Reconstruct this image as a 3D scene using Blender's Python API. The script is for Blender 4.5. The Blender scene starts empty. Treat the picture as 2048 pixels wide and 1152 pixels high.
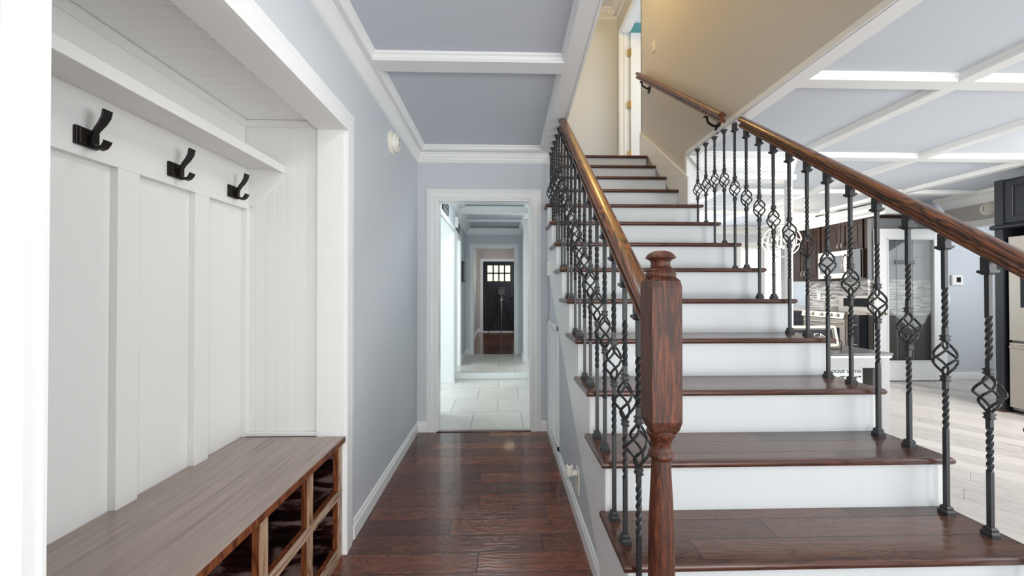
import bpy, bmesh, math, random
from mathutils import Vector, Matrix
random.seed(7)
S = bpy.context.scene
COL = S.collection
PI = math.pi
R = math.radians

# ------------------------------------------------------------------ camera
E = 1.21
cd = bpy.data.cameras.new('camera'); cam = bpy.data.objects.new('camera', cd); COL.objects.link(cam)
cd.sensor_width = 36; cd.lens = 755 / 2048 * 36; cd.clip_start = 0.02; cd.clip_end = 100
cam.location = (0, 0, E)
cam.rotation_euler = (PI / 2 + math.atan(6 / 755), 0, -R(1.517))
S.camera = cam
# ------------------------------------------------------------------ exposure / view
S.view_settings.view_transform = 'Standard'
S.view_settings.look = 'None'
S.view_settings.gamma = 1.0
S.view_settings.use_curve_mapping = False
S.view_settings.exposure = 0.0
S.cycles.max_bounces = 10
S.cycles.diffuse_bounces = 6
S.cycles.glossy_bounces = 4
S.cycles.transparent_max_bounces = 8
S.cycles.sample_clamp_indirect = 6
S.cycles.use_denoising = True
# ------------------------------------------------------------------ world
W = bpy.data.worlds.new('sky'); S.world = W; W.use_nodes = True
W.node_tree.nodes['Background'].inputs[0].default_value = (0.86, 0.93, 1.0, 1)
W.node_tree.nodes['Background'].inputs[1].default_value = 1.0


def area(name, loc, aim, sx, sy, power, col=(1, 1, 1)):
    l = bpy.data.lights.new(name, 'AREA'); l.shape = 'RECTANGLE'; l.size = sx; l.size_y = sy
    l.energy = power; l.color = col
    o = bpy.data.objects.new(name, l); COL.objects.link(o); o.location = loc
    o.rotation_euler = (Vector(aim) - Vector(loc)).to_track_quat('-Z', 'Z').to_euler()
    return o


def point(name, loc, power, col=(1, 1, 1), r=0.06, parent=None):
    l = bpy.data.lights.new(name, 'POINT'); l.energy = power; l.color = col; l.shadow_soft_size = r
    o = bpy.data.objects.new(name, l); COL.objects.link(o); o.location = loc
    if parent: o.parent = parent
    return o


DAY = (0.93, 0.97, 1.0)
# daylight through the living-room windows behind, the side windows, and the room left of the far hall; fills are added
area('daylight_back_window', (0.6, -3.3, 1.35), (0.6, 3, 1.35), 5.0, 2.0, 52, DAY)
area('added_ceiling_fill', (0.9, -3.2, 0.5), (0.6, 1.0, 2.4), 5.0, 0.7, 112, (1.0, 0.98, 0.95))  # added upward fill that brightens the ceilings
area('daylight_side_window', (5.7, -0.6, 1.35), (0, 0.8, 1.5), 3.6, 1.8, 180, DAY)
area('added_side_ceiling_fill', (5.6, 1.2, 0.5), (2.0, 1.8, 2.4), 2.6, 0.6, 50, (1.0, 0.98, 0.95))  # added fill aimed up at the right-hand ceiling
area('added_kitchen_fill', (3.1, 7.1, 1.6), (3.4, 3, 1.0), 2.0, 1.1, 45, DAY)  # added fill hidden by the stairs; the wall has no window here
area('daylight_left_room', (-2.6, 4.6, 1.3), (0.5, 4.6, 1.1), 2.2, 1.8, 80, (0.86, 0.98, 0.98))
area('added_dining_fill', (1.6, 7.0, 1.4), (0.6, 5.2, 1.0), 0.9, 1.4, 40, (0.84, 0.97, 0.99))  # added fill, out of sight behind the stairs; no window there
area('added_foyer_fill', (0.5, 8.9, 1.5), (-0.6, 9.4, 1.0), 0.9, 1.3, 26, DAY)  # added fill on the windowless foyer side wall, hidden by the doorway
area('daylight_bedroom', (3.0, 4.7, 4.0), (1.7, 5.2, 3.8), 0.8, 1.2, 22, DAY)
area('added_upstairs_fill', (0.95, 1.3, 3.9), (0.95, 5.0, 3.6), 0.9, 1.0, 8, DAY)  # added cool fill for the upstairs far wall; the near wall is solid
area('added_passage_fill', (6.8, 4.1, 1.5), (5.9, 4.8, 1.2), 1.2, 1.6, 26, DAY)  # added unseen fill that lifts the dark passage wall
# added ambient fill behind the view; no lamp is known there
area('added_living_room_fill', (0.3, -0.9, 2.37), (0.3, -0.9, 0), 0.9, 0.9, 20, (1.0, 0.96, 0.9))
# more added overhead fills, out of view: hall, tiled hall, dining side
area('added_hall_fill', (0.05, 1.15, 2.37), (0.0, 1.2, 0), 0.45, 0.3, 6, (1.0, 0.98, 0.95))
area('added_tiled_hall_fill', (-0.15, 4.2, 2.38), (-0.15, 4.2, 0), 0.4, 0.4, 8, (0.92, 1.0, 0.99))
area('added_dining_overhead_fill', (4.9, 2.35, 2.34), (5.0, 4.4, 0), 0.7, 0.7, 92, (1.0, 0.97, 0.93))
# ceiling lamp of the upstairs landing
point('landing_lamp', (1.05, 3.3, 5.02), 44, (1.0, 0.66, 0.2), 0.12)


# ------------------------------------------------------------------ nodes
class NT:
    def __init__(s, name):
        s.m = bpy.data.materials.new(name); s.m.use_nodes = True
        s.t = s.m.node_tree; s.p = s.t.nodes['Principled BSDF']; s.out = s.t.nodes['Material Output']

    def n(s, typ, ins=None, **props):
        d = s.t.nodes.new(typ)
        for k, v in props.items(): setattr(d, k, v)
        for k, v in (ins or {}).items():
            i = d.inputs[k]
            if isinstance(v, bpy.types.NodeSocket): s.t.links.new(v, i)
            else: i.default_value = v
        return d

    def ma(s, op, a, b=0.0, c=0.0):
        d = s.n('ShaderNodeMath', {0: a, 1: b, 2: c}, operation=op); return d.outputs[0]

    def set(s, k, v):
        i = s.p.inputs[k]
        if isinstance(v, bpy.types.NodeSocket): s.t.links.new(v, i)
        else: i.default_value = v

    def ramp(s, fac, stops):
        d = s.n('ShaderNodeValToRGB', {0: fac}); r = d.color_ramp
        while len(r.elements) < len(stops): r.elements.new(0.5)
        for e, (p, c) in zip(r.elements, stops): e.position = p; e.color = (*c, 1)
        return d.outputs[0]

    def mix(s, fac, a, b, mode='MIX'):
        d = s.n('ShaderNodeMix', data_type='RGBA', blend_type=mode)
        for k, v in ((0, fac), (6, a), (7, b)):
            i = d.inputs[k]
            if isinstance(v, bpy.types.NodeSocket): s.t.links.new(v, i)
            else: i.default_value = v if k == 0 else (*v, 1) if len(v) == 3 else v
        return d.outputs[2]


def lin(h):
    h = h.lstrip('#'); o = []
    for i in (0, 2, 4):
        c = int(h[i:i + 2], 16) / 255
        o.append(c / 12.92 if c <= 0.04045 else ((c + 0.055) / 1.055) ** 2.4)
    return tuple(o)


def plain(name, hexc, rough=0.5, metal=0.0, bump=0.0, bscale=60, var=0.0, spec=0.5, coat=0.0):
    t = NT(name); c = lin(hexc)
    co = t.n('ShaderNodeTexCoord').outputs['Object']
    nz = t.n('ShaderNodeTexNoise', {'Vector': co, 'Scale': bscale, 'Detail': 3.0}).outputs[0]
    if var:
        dk = tuple(x * (1 - var) for x in c)
        t.set('Base Color', t.ramp(nz, [(0.3, dk), (0.7, c)]))
    else:
        t.set('Base Color', (*c, 1))
    t.set('Roughness', rough); t.set('Metallic', metal); t.set('Specular IOR Level', spec); t.set('Coat Weight', coat)
    if bump:
        b = t.n('ShaderNodeBump', {'Height': nz, 'Strength': bump, 'Distance': 0.002})
        t.set('Normal', b.outputs[0])
    return t.m


def emit(name, hexc, strength):
    t = NT(name); t.set('Base Color', (0, 0, 0, 1)); t.set('Emission Color', (*lin(hexc), 1)); t.set('Emission Strength', strength)
    return t.m


def planks(name, w, L, stops, seam='#20130e', ang=0.0, off=(0, 0), axes='XY', half=False, grain=(3.0, 70.0), gmix=0.55,
           rough=(0.25, 0.4), bump=0.25, seam_w=0.0016, streak=None, seam_bump=0.5, coat=0.0, wave=True, ripple=0.0):
    """boards or tiles laid along the first axis, each with a tone of its own"""
    t = NT(name)
    co = t.n('ShaderNodeTexCoord').outputs['Object']
    sp = t.n('ShaderNodeSeparateXYZ', {0: co})
    a, b = sp.outputs['XYZ'.index(axes[0])], sp.outputs['XYZ'.index(axes[1])]
    if ang:
        ca, sa = math.cos(ang), math.sin(ang)
        a2 = t.ma('ADD', t.ma('MULTIPLY', a, ca), t.ma('MULTIPLY', b, sa))
        b2 = t.ma('SUBTRACT', t.ma('MULTIPLY', b, ca), t.ma('MULTIPLY', a, sa))
        a, b = a2, b2
    a = t.ma('ADD', a, off[0]); b = t.ma('ADD', b, off[1])
    v = t.ma('DIVIDE', b, w); row = t.ma('FLOOR', v)
    if half: sh = t.ma('MULTIPLY', t.ma('MODULO', t.ma('ABSOLUTE', row), 2.0), 0.5)
    else: sh = t.n('ShaderNodeTexWhiteNoise', {'W': row}, noise_dimensions='1D').outputs[0]
    u = t.ma('ADD', t.ma('DIVIDE', a, L), sh); cel = t.ma('FLOOR', u)
    idv = t.n('ShaderNodeCombineXYZ', {0: cel, 1: row, 2: 3.7}).outputs[0]
    rid = t.n('ShaderNodeTexWhiteNoise', {'Vector': idv}, noise_dimensions='3D').outputs[0]
    fv = t.ma('FRACT', v); fu = t.ma('FRACT', u)
    dv = t.ma('MULTIPLY', t.ma('MINIMUM', fv, t.ma('SUBTRACT', 1.0, fv)), w)
    du = t.ma('MULTIPLY', t.ma('MINIMUM', fu, t.ma('SUBTRACT', 1.0, fu)), L)
    dd = t.ma('MINIMUM', dv, du)
    sm = t.n('ShaderNodeMapRange', {0: dd, 1: seam_w * 0.4, 2: seam_w, 3: 1.0, 4: 0.0}).outputs[0]
    gv = t.n('ShaderNodeCombineXYZ', {0: t.ma('ADD', t.ma('MULTIPLY', a, grain[0]), t.ma('MULTIPLY', rid, 37.0)),
                                     1: t.ma('MULTIPLY', b, grain[1]), 2: t.ma('MULTIPLY', rid, 11.0)}).outputs[0]
    g = t.n('ShaderNodeTexNoise', {'Vector': gv, 'Scale': 1.0, 'Detail': 5.0, 'Roughness': 0.6, 'Distortion': 0.8}).outputs[0]
    if wave:
        gv2 = t.n('ShaderNodeCombineXYZ', {0: t.ma('ADD', t.ma('MULTIPLY', a, grain[0] * 0.5), t.ma('MULTIPLY', rid, 91.0)),
                                           1: t.ma('MULTIPLY', b, grain[1] * 0.16), 2: rid}).outputs[0]
        g2 = t.n('ShaderNodeTexNoise', {'Vector': gv2, 'Scale': 1.0, 'Detail': 2.0, 'Distortion': 1.4}).outputs[0]
        rg = t.ma('ABSOLUTE', t.ma('SINE', t.ma('MULTIPLY', g2, 46.0)))
        g = t.ma('ADD', t.ma('MULTIPLY', g, 0.72), t.ma('MULTIPLY', rg, 0.28))
    f = t.ma('ADD', t.ma('MULTIPLY', rid, 1 - gmix), t.ma('MULTIPLY', g, gmix))
    c = t.ramp(f, stops)
    c = t.mix(sm, c, lin(seam))
    t.set('Base Color', c)
    t.set('Roughness', t.n('ShaderNodeMapRange', {0: g, 3: rough[0], 4: rough[1]}).outputs[0])
    t.set('Coat Weight', coat); t.set('Coat Roughness', 0.07)
    h = t.ma('SUBTRACT', t.ma('MULTIPLY', g, bump), t.ma('MULTIPLY', sm, seam_bump))
    if ripple:
        rv = t.n('ShaderNodeCombineXYZ', {0: t.ma('ADD', t.ma('MULTIPLY', a, 9.0), t.ma('MULTIPLY', rid, 53.0)), 1: t.ma('MULTIPLY', b, 62.0), 2: rid}).outputs[0]
        rp = t.n('ShaderNodeTexNoise', {'Vector': rv, 'Scale': 1.0, 'Detail': 1.5, 'Distortion': 0.3}).outputs[0]
        h = t.ma('ADD', h, t.ma('MULTIPLY', rp, ripple))
    bp = t.n('ShaderNodeBump', {'Height': h, 'Strength': 0.5, 'Distance': 0.004})
    t.set('Normal', bp.outputs[0])
    return t.m


def timber(name, axis, stops, fine=90.0, along=4.0, rough=0.35, bump=0.25, rings=30.0, coat=0.2, rw=0.4, big=14, spec=0.5):
    """solid stained timber with the grain along the object's own axis"""
    t = NT(name)
    co = t.n('ShaderNodeTexCoord').outputs['Object']
    k = 'XYZ'.index(axis)
    sc = [1.0, 1.0, 1.0]; sc[k] = along / fine
    mp = t.n('ShaderNodeMapping', {'Vector': co, 'Scale': tuple(x * fine for x in sc)}).outputs[0]
    g = t.n('ShaderNodeTexNoise', {'Vector': mp, 'Scale': 1.0, 'Detail': 4.0, 'Roughness': 0.65}).outputs[0]
    sc2 = [1.0, 1.0, 1.0]; sc2[k] = 0.12
    mp2 = t.n('ShaderNodeMapping', {'Vector': co, 'Scale': tuple(x * big for x in sc2)}).outputs[0]
    g2 = t.n('ShaderNodeTexNoise', {'Vector': mp2, 'Scale': 1.0, 'Detail': 2.0, 'Distortion': 0.6}).outputs[0]
    rg = t.ma('ABSOLUTE', t.ma('SINE', t.ma('MULTIPLY', g2, rings)))
    rg = t.ma('POWER', rg, 0.6)
    f = t.ma('ADD', t.ma('MULTIPLY', g, 1 - rw), t.ma('MULTIPLY', rg, rw))
    t.set('Base Color', t.ramp(f, stops))
    t.set('Roughness', rough); t.set('Specular IOR Level', spec); t.set('Coat Weight', coat); t.set('Coat Roughness', 0.15)
    bp = t.n('ShaderNodeBump', {'Height': f, 'Strength': bump, 'Distance': 0.0015})
    t.set('Normal', bp.outputs[0])
    return t.m


M = {}
M['white'] = plain('white_trim_paint', '#e6e7e6', 0.32, bump=0.03, bscale=25)
M['nookceil'] = plain('bright_white_ceiling_board', '#f6f6f4', 0.4)
M['riser'] = plain('pale_riser_paint', '#cdd1d2', 0.4, bump=0.03, bscale=25)
M['nook'] = plain('white_panel_paint', '#e4e4e2', 0.38, bump=0.03, bscale=25)
M['wall'] = plain('grey_wall_paint', '#c4c9ce', 0.55, bump=0.06, bscale=220)
M['greige'] = plain('warm_grey_wall_paint', '#c4c0ba', 0.6, bump=0.06, bscale=220)
M['foyer'] = plain('taupe_wall_paint', '#b9b2ae', 0.6, bump=0.06, bscale=220)
M['panel'] = plain('grey_ceiling_paint', '#c7cdd5', 0.7, bump=0.05, bscale=180)
M['ceil'] = plain('white_ceiling_paint', '#e6e6e6', 0.7, bump=0.05, bscale=180)
M['teal'] = plain('teal_wall_paint', '#6aa9ab', 0.6)
M['iron'] = plain('black_wrought_iron', '#242527', 0.38, bump=0.15, bscale=300, spec=0.5)
M['bronze'] = plain('dark_bronze', '#26221f', 0.38, metal=0.6)
M['black'] = plain('black_paint', '#1b1d22', 0.35)
M['doorblack'] = plain('black_door_paint', '#191e24', 0.4, spec=0.25)
M['steel'] = plain('brushed_steel', '#b3aaa0', 0.4, metal=0.9)
M['nickel'] = plain('bright_nickel', '#d8d2c6', 0.25, metal=1.0)
M['brass'] = plain('brass', '#c9a86a', 0.3, metal=0.9)
M['cream'] = plain('cream_plastic', '#e2dfd2', 0.4)
M['whiteplastic'] = plain('white_plastic', '#eceae4', 0.35)
M['darkhole'] = plain('dark_slot', '#1a1918', 0.6)
M['dglass'] = plain('dark_glass', '#0d1013', 0.06)
M['doorlow'] = plain('dark_brown_grey_panel', '#5a544e', 0.4)
M['doorup'] = plain('mid_grey_panel', '#77787b', 0.45)
M['laminate'] = plain('dark_grey_laminate', '#4a4c4e', 0.25)
M['counter'] = plain('pale_stone_counter', '#c9c0b6', 0.25, var=0.25, bscale=90)
M['cart'] = plain('grey_white_cart_paint', '#a5a4a3', 0.45)
M['board'] = plain('white_sign_board', '#d4d6d2', 0.6)
M['chalk'] = plain('blackboard', '#16181a', 0.7)
M['creamwood'] = plain('cream_wood_frame', '#e8e2d0', 0.5)
M['ink'] = plain('dark_ink', '#3a3c3c', 0.7)
M['parch'] = plain('pale_paper', '#c8b59a', 0.7, var=0.3, bscale=40)
M['greypaint'] = plain('grey_painted_timber', '#8d8f92', 0.5)
M['espresso'] = timber('espresso_cabinet_wood', 'Z', [(0.2, lin('#190d08')), (0.6, lin('#2e1a11')), (1.0, lin('#412617'))], coat=0.0, rough=0.42, spec=0.25, bump=0.08)
M['hallfloor'] = planks('dark_red_hand_scraped_boards', 0.127, 0.95,
    [(0.2, lin('#2a140e')), (0.42, lin('#4c2518')), (0.6, lin('#673522')), (0.82, lin('#8a4c35'))],
    seam='#1c0d09', off=(0.3, 0.016), grain=(3.0, 34.0), gmix=0.64, rough=(0.2, 0.3), bump=0.35, coat=0.45, ripple=1.0, seam_w=0.0028, seam_bump=1.2)
M['tread'] = planks('dark_stair_boards', 0.105, 1.15,
    [(0.15, lin('#2a1a16')), (0.42, lin('#462b22')), (0.65, lin('#5b3d31')), (0.9, lin('#785746'))],
    seam='#120806', off=(0.1, 0.02), grain=(4.0, 60.0), rough=(0.16, 0.28), bump=0.35, coat=0.35, seam_w=0.0026)
M['nosing'] = timber('dark_red_nosing_wood', 'X', [(0.1, lin('#1d0d09')), (0.5, lin('#3f2118')), (0.9, lin('#633d2f'))], rough=0.3, coat=0.3)
M['tile'] = planks('pale_floor_tile', 0.47, 0.465, [(0.1, lin('#b5afa8')), (0.5, lin('#c6c1bb')), (0.9, lin('#d2cdc7'))],
    seam='#8e8a86', off=(0.045, -0.03), half=True, grain=(4.0, 6.0), gmix=0.8, rough=(0.22, 0.4), bump=0.04, seam_w=0.005, wave=False)
M['plankpale'] = planks('pale_greige_plank', 0.19, 1.25,
    [(0.15, lin('#9b9591')), (0.45, lin('#bab4af')), (0.7, lin('#cac4be')), (0.95, lin('#d6d0ca'))],
    seam='#7d756e', ang=R(-52), grain=(2.0, 26.0), gmix=0.62, rough=(0.3, 0.5), bump=0.12, seam_w=0.0018)
M['foyerfloor'] = planks('brown_foyer_boards', 0.1, 1.0, [(0.15, lin('#2e1811')), (0.5, lin('#5b3526')), (0.9, lin('#84533c'))],
    grain=(5.0, 60.0), rough=(0.12, 0.25), bump=0.3, coat=0.4)
M['mosaicY'] = planks('strip_mosaic_tile_side', 0.0165, 0.12, [(0.0, lin('#5a4a40')), (0.25, lin('#8d8178')), (0.4, lin('#b9b2aa')), (0.6, lin('#d9d6d0')), (0.8, lin('#eceae6')), (1.0, lin('#7c6a5c'))],
    seam='#c9c5bf', axes='YZ', gmix=0.1, rough=(0.12, 0.25), bump=0.02, seam_w=0.002, wave=False)
M['mosaicX'] = planks('strip_mosaic_tile_front', 0.0165, 0.12, [(0.0, lin('#5a4a40')), (0.25, lin('#8d8178')), (0.4, lin('#b9b2aa')), (0.6, lin('#d9d6d0')), (0.8, lin('#eceae6')), (1.0, lin('#7c6a5c'))],
    seam='#c9c5bf', axes='XZ', gmix=0.1, rough=(0.12, 0.25), bump=0.02, seam_w=0.002, wave=False)
RAIL = [(0.36, lin('#120805')), (0.48, lin('#371b0e')), (0.6, lin('#66371b')), (0.78, lin('#9a5b2f'))]
M['railY'] = timber('stained_oak_rail', 'Y', RAIL, fine=300, along=10, rough=0.36, bump=0.7, rings=60, coat=0.4, rw=0.26, big=13)
M['newel'] = timber('dark_stained_oak_post', 'Z', [(0.3, lin('#100704')), (0.45, lin('#34170b')), (0.58, lin('#552812')), (0.75, lin('#8a4d24'))], fine=330, along=16, rough=0.5, bump=0.6, rings=26, coat=0.0, rw=0.1)
M['benchtop'] = timber('grey_brown_stained_pine', 'Y', [(0.2, lin('#5c4c43')), (0.42, lin('#7f6e64')), (0.62, lin('#94837a')), (0.9, lin('#ab988b'))], fine=60, along=2.5, rough=0.22, bump=0.08, rings=9, coat=0.4, rw=0.25, big=7)
M['frameY'] = timber('tan_brown_frame_wood_flat', 'Y', [(0.25, lin('#3f2617')), (0.42, lin('#7d6048')), (0.6, lin('#a58b74')), (0.85, lin('#c4ae98'))], fine=90, along=6, rough=0.4, bump=0.3, rings=22)
M['frameZ'] = timber('tan_brown_frame_wood_upright', 'Z', [(0.25, lin('#3f2415')), (0.42, lin('#7a573b')), (0.6, lin('#9f8065')), (0.85, lin('#bfa68d'))], fine=90, along=6, rough=0.4, bump=0.3, rings=22)


M['frameD'] = timber('rust_brown_stained_edge', 'Z', [(0.2, lin('#2c130a')), (0.5, lin('#5e3019')), (0.85, lin('#8a4f2c'))], fine=90, along=6, rough=0.4, bump=0.3)


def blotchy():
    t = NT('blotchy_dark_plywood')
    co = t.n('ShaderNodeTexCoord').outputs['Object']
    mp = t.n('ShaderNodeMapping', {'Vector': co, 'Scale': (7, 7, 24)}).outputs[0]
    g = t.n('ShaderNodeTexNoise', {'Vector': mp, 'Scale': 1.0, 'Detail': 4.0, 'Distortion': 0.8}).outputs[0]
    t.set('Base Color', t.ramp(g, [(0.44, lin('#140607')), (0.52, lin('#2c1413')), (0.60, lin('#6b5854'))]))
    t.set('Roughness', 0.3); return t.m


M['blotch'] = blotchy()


def glass_mat(name, tint, gloss=0.12):
    t = NT(name)
    tr = t.n('ShaderNodeBsdfTransparent', {0: (*lin(tint), 1)}); gl = t.n('ShaderNodeBsdfGlossy', {'Roughness': 0.03})
    mx = t.n('ShaderNodeMixShader', {0: gloss, 1: tr.outputs[0], 2: gl.outputs[0]})
    t.t.links.new(mx.outputs[0], t.out.inputs[0]); return t.m


M['etched'] = glass_mat('grey_etched_glass', '#eef0f0', 0.04)
M['clear'] = glass_mat('clear_glass', '#f4f8f6', 0.08)
M['sky'] = emit('bright_daylight_outside', '#f4f8ff', 7.0)
M['garden'] = emit('sunlit_garden_outside', '#eef8c8', 1.6)
M['bulb'] = emit('glowing_bulb', '#ffd9a0', 12.0)
M['ceillamp'] = emit('glowing_lamp_diffuser', '#fff0d8', 2.6)
M['display'] = emit('lit_green_display', '#66ffd0', 1.0)


# ------------------------------------------------------------------ mesh builder
class MB:
    def __init__(s): s.bm = bmesh.new(); s.sm = False

    def box(s, x0, x1, y0, y1, z0, z1, bev=0.0):
        b = bmesh.new()
        bmesh.ops.create_cube(b, size=1)
        for v in b.verts:
            v.co = Vector(((x0 + x1) / 2 + v.co.x * (x1 - x0), (y0 + y1) / 2 + v.co.y * (y1 - y0), (z0 + z1) / 2 + v.co.z * (z1 - z0)))
        if bev: bmesh.ops.bevel(b, geom=b.edges[:], offset=bev, segments=2, affect='EDGES', profile=0.5)
        s.add(b); return s

    def add(s, b, mat=None):
        if mat is not None: b.transform(mat)
        me = bpy.data.meshes.new('tmp'); b.to_mesh(me); b.free(); s.bm.from_mesh(me); bpy.data.meshes.remove(me); return s

    def prism(s, pts, axis, a0, a1):
        """polygon in the plane across axis ('X': (y,z), 'Y': (x,z), 'Z': (x,y)), from a0 to a1"""
        def P(p, a):
            return {'X': (a, p[0], p[1]), 'Y': (p[0], a, p[1]), 'Z': (p[0], p[1], a)}[axis]
        b = bmesh.new()
        v0 = [b.verts.new(P(p, a0)) for p in pts]; v1 = [b.verts.new(P(p, a1)) for p in pts]
        n = len(pts)
        b.faces.new(v0); b.faces.new(v1[::-1])
        for i in range(n): b.faces.new((v0[i], v0[(i + 1) % n], v1[(i + 1) % n], v1[i]))
        bmesh.ops.recalc_face_normals(b, faces=b.faces); s.add(b); return s

    def lathe(s, prof, c=(0, 0, 0), seg=24, axis='Z'):
        b = bmesh.new(); rings = []
        for r, z in prof:
            rings.append([b.verts.new((r * math.cos(2 * PI * i / seg), r * math.sin(2 * PI * i / seg), z)) for i in range(seg)])
        for a, q in zip(rings, rings[1:]):
            for i in range(seg): b.faces.new((a[i], a[(i + 1) % seg], q[(i + 1) % seg], q[i]))
        b.faces.new(rings[0][::-1]); b.faces.new(rings[-1])
        m = Matrix.Translation(c)
        if axis == 'X': m = m @ Matrix.Rotation(PI / 2, 4, 'Y')
        if axis == 'Y': m = m @ Matrix.Rotation(-PI / 2, 4, 'X')
        bmesh.ops.recalc_face_normals(b, faces=b.faces)
        s.add(b, m); s.sm = True; return s

    def tube(s, pts, r, seg=8, flat=None):
        """round bar along points; r may be a list; flat=(w,t) gives a flat strap"""
        pts = [Vector(p) for p in pts]; b = bmesh.new(); rings = []
        up = Vector((0.13, 0.21, 0.97))
        for i, p in enumerate(pts):
            d = (pts[min(i + 1, len(pts) - 1)] - pts[max(i - 1, 0)]).normalized()
            u = d.cross(up)
            if u.length < 0.05: u = d.cross(Vector((1, 0, 0)))
            u.normalize(); w = d.cross(u)
            rr = r[i] if isinstance(r, (list, tuple)) else r
            rings.append([b.verts.new(p + rr * (math.cos(2 * PI * k / seg) * u + math.sin(2 * PI * k / seg) * w)) for k in range(seg)])
        for a, q in zip(rings, rings[1:]):
            for k in range(seg): b.faces.new((a[k], a[(k + 1) % seg], q[(k + 1) % seg], q[k]))
        b.faces.new(rings[0][::-1]); b.faces.new(rings[-1])
        bmesh.ops.recalc_face_normals(b, faces=b.faces)
        s.add(b); s.sm = True; return s

    def sweep(s, prof, p0, p1, n, up=(0, 0, 1), m0=0.0, m1=0.0, u0=0.0, u1=0.0):
        """moulding profile (out, up) swept straight from p0 to p1; n points out from the wall; m0/m1 mitre (run per unit out)"""
        p0, p1, n, up = Vector(p0), Vector(p1), Vector(n), Vector(up)
        d = (p1 - p0).normalized(); b = bmesh.new()
        a = [b.verts.new(p0 + n * o + up * z + d * (m0 * o - u0 * z)) for o, z in prof]
        q = [b.verts.new(p1 + n * o + up * z - d * (m1 * o - u1 * z)) for o, z in prof]
        k = len(prof); b.faces.new(a); b.faces.new(q[::-1])
        for i in range(k): b.faces.new((a[i], a[(i + 1) % k], q[(i + 1) % k], q[i]))
        bmesh.ops.recalc_face_normals(b, faces=b.faces); s.add(b); return s

    def done(s, name, mat, parent=None, bevel=0.0, loc=None, smooth=False, origin=None):
        me = bpy.data.meshes.new(name)
        if origin is not None: s.bm.transform(Matrix.Translation(-Vector(origin)))
        s.bm.to_mesh(me); s.bm.free()
        me.materials.append(M[mat] if isinstance(mat, str) else mat)
        if s.sm or smooth:
            me.shade_smooth()
            try: me.set_sharp_from_angle(angle=R(38))
            except Exception: pass
        o = bpy.data.objects.new(name, me); COL.objects.link(o)
        if origin is not None: o.location = origin
        if loc is not None: o.location = loc
        if parent is not None:
            o.parent = parent
            if origin is not None: o.location = Vector(origin) - parent.location
            elif loc is None: o.location = -parent.location
        if bevel:
            md = o.modifiers.new('bevel', 'BEVEL'); md.width = bevel; md.segments = 2; md.limit_method = 'ANGLE'
        return o


def struct(o):
    o['kind'] = 'structure'; return o


def tag(o, label, cat, group=None):
    o['label'] = label; o['category'] = cat
    if group: o['group'] = group
    return o


def thing(name, label, cat, loc=(0, 0, 0), group=None):
    o = bpy.data.objects.new(name, None); COL.objects.link(o); o.location = loc; o.empty_display_size = 0.1
    return tag(o, label, cat, group)


def text(name, body, size, mat, loc, rot, parent, ext=0.0008, shear=0.0, align='LEFT'):
    """lettering as a real mesh"""
    c = bpy.data.curves.new(name, 'FONT'); c.body = body; c.size = size; c.extrude = ext; c.offset = -0.012 * size; c.shear = shear; c.align_x = align
    tmp = bpy.data.objects.new('tmp_text', c); COL.objects.link(tmp)
    dg = bpy.context.evaluated_depsgraph_get(); me = bpy.data.meshes.new_from_object(tmp.evaluated_get(dg))
    bpy.data.objects.remove(tmp); bpy.data.curves.remove(c)
    me.materials.clear(); me.materials.append(M[mat])
    o = bpy.data.objects.new(name, me); COL.objects.link(o); o.rotation_euler = rot
    o.location = Vector(loc) - parent.location; o.parent = parent
    return o


CROWN = [(0, 0), (0.034, 0), (0.034, -0.012), (0.029, -0.016), (0.026, -0.03), (0.017, -0.048), (0.014, -0.06), (0.010, -0.064), (0.010, -0.080), (0.0, -0.086)]
BASE = [(0, 0), (0.013, 0), (0.013, 0.060), (0.011, 0.066), (0.008, 0.072), (0.008, 0.082), (0.004, 0.09), (0, 0.09)]
CASE = [(0, 0), (0.020, 0), (0.020, 0.012), (0.016, 0.020), (0.016, 0.055), (0.013, 0.062), (0.011, 0.075), (0.008, 0.09), (0, 0.09)]

# ================================================================== SETTING
XL, XS = -0.73, 0.40         # hall walls
YE = 3.27                    # end wall of the hall
ZC, ZS = 2.44, 2.40          # panel ceiling and beam soffit
Z2 = 2.716                   # upstairs floor
ZT = 5.16                    # upstairs ceiling
XR = 1.63                    # right wall of the stairwell


def YK(k): return 0.874 + 0.2511 * k
def ZK(k): return 0.194 * (k + 1)


# floors
struct(MB().box(-1.3, 1.69, -3.5, YE, -0.1, 0).done('floor', 'hallfloor'))
struct(MB().box(1.69, 6.9, -3.5, 7.25, -0.1, 0).done('floor', 'plankpale'))
struct(MB().box(-3.0, 1.69, YE, 5.22, -0.1, 0).done('floor', 'tile'))
struct(MB().box(-0.75, 0.43, 5.225, 6.75, -0.1, 0.083).box(0.43, 1.69, 5.23, 7.25, -0.1, 0.0).done('floor', 'tile'))
struct(MB().box(-2.0, 2.0, 6.75, 10.6, -0.1, 0.083).done('floor', 'foyerfloor'))
struct(MB().box(-0.64, 0.40, 5.205, 5.225, 0, 0.081).done('trim_1', 'white', bevel=0.003))
struct(MB().box(-0.56, 0.25, 3.255, 3.285, 0, 0.006).done('trim_2', 'nosing', bevel=0.002))

# left wall with the nook opening
NY0, NY1, NZ = 0.605, 1.765, 1.965
struct(MB().box(-0.845, XL, -3.5, NY0, 0, 2.7).box(-0.845, XL, NY1, YE, 0, 2.7).box(-0.845, XL, NY0, NY1, NZ, 2.7).done('wall_left', 'wall'))
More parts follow.
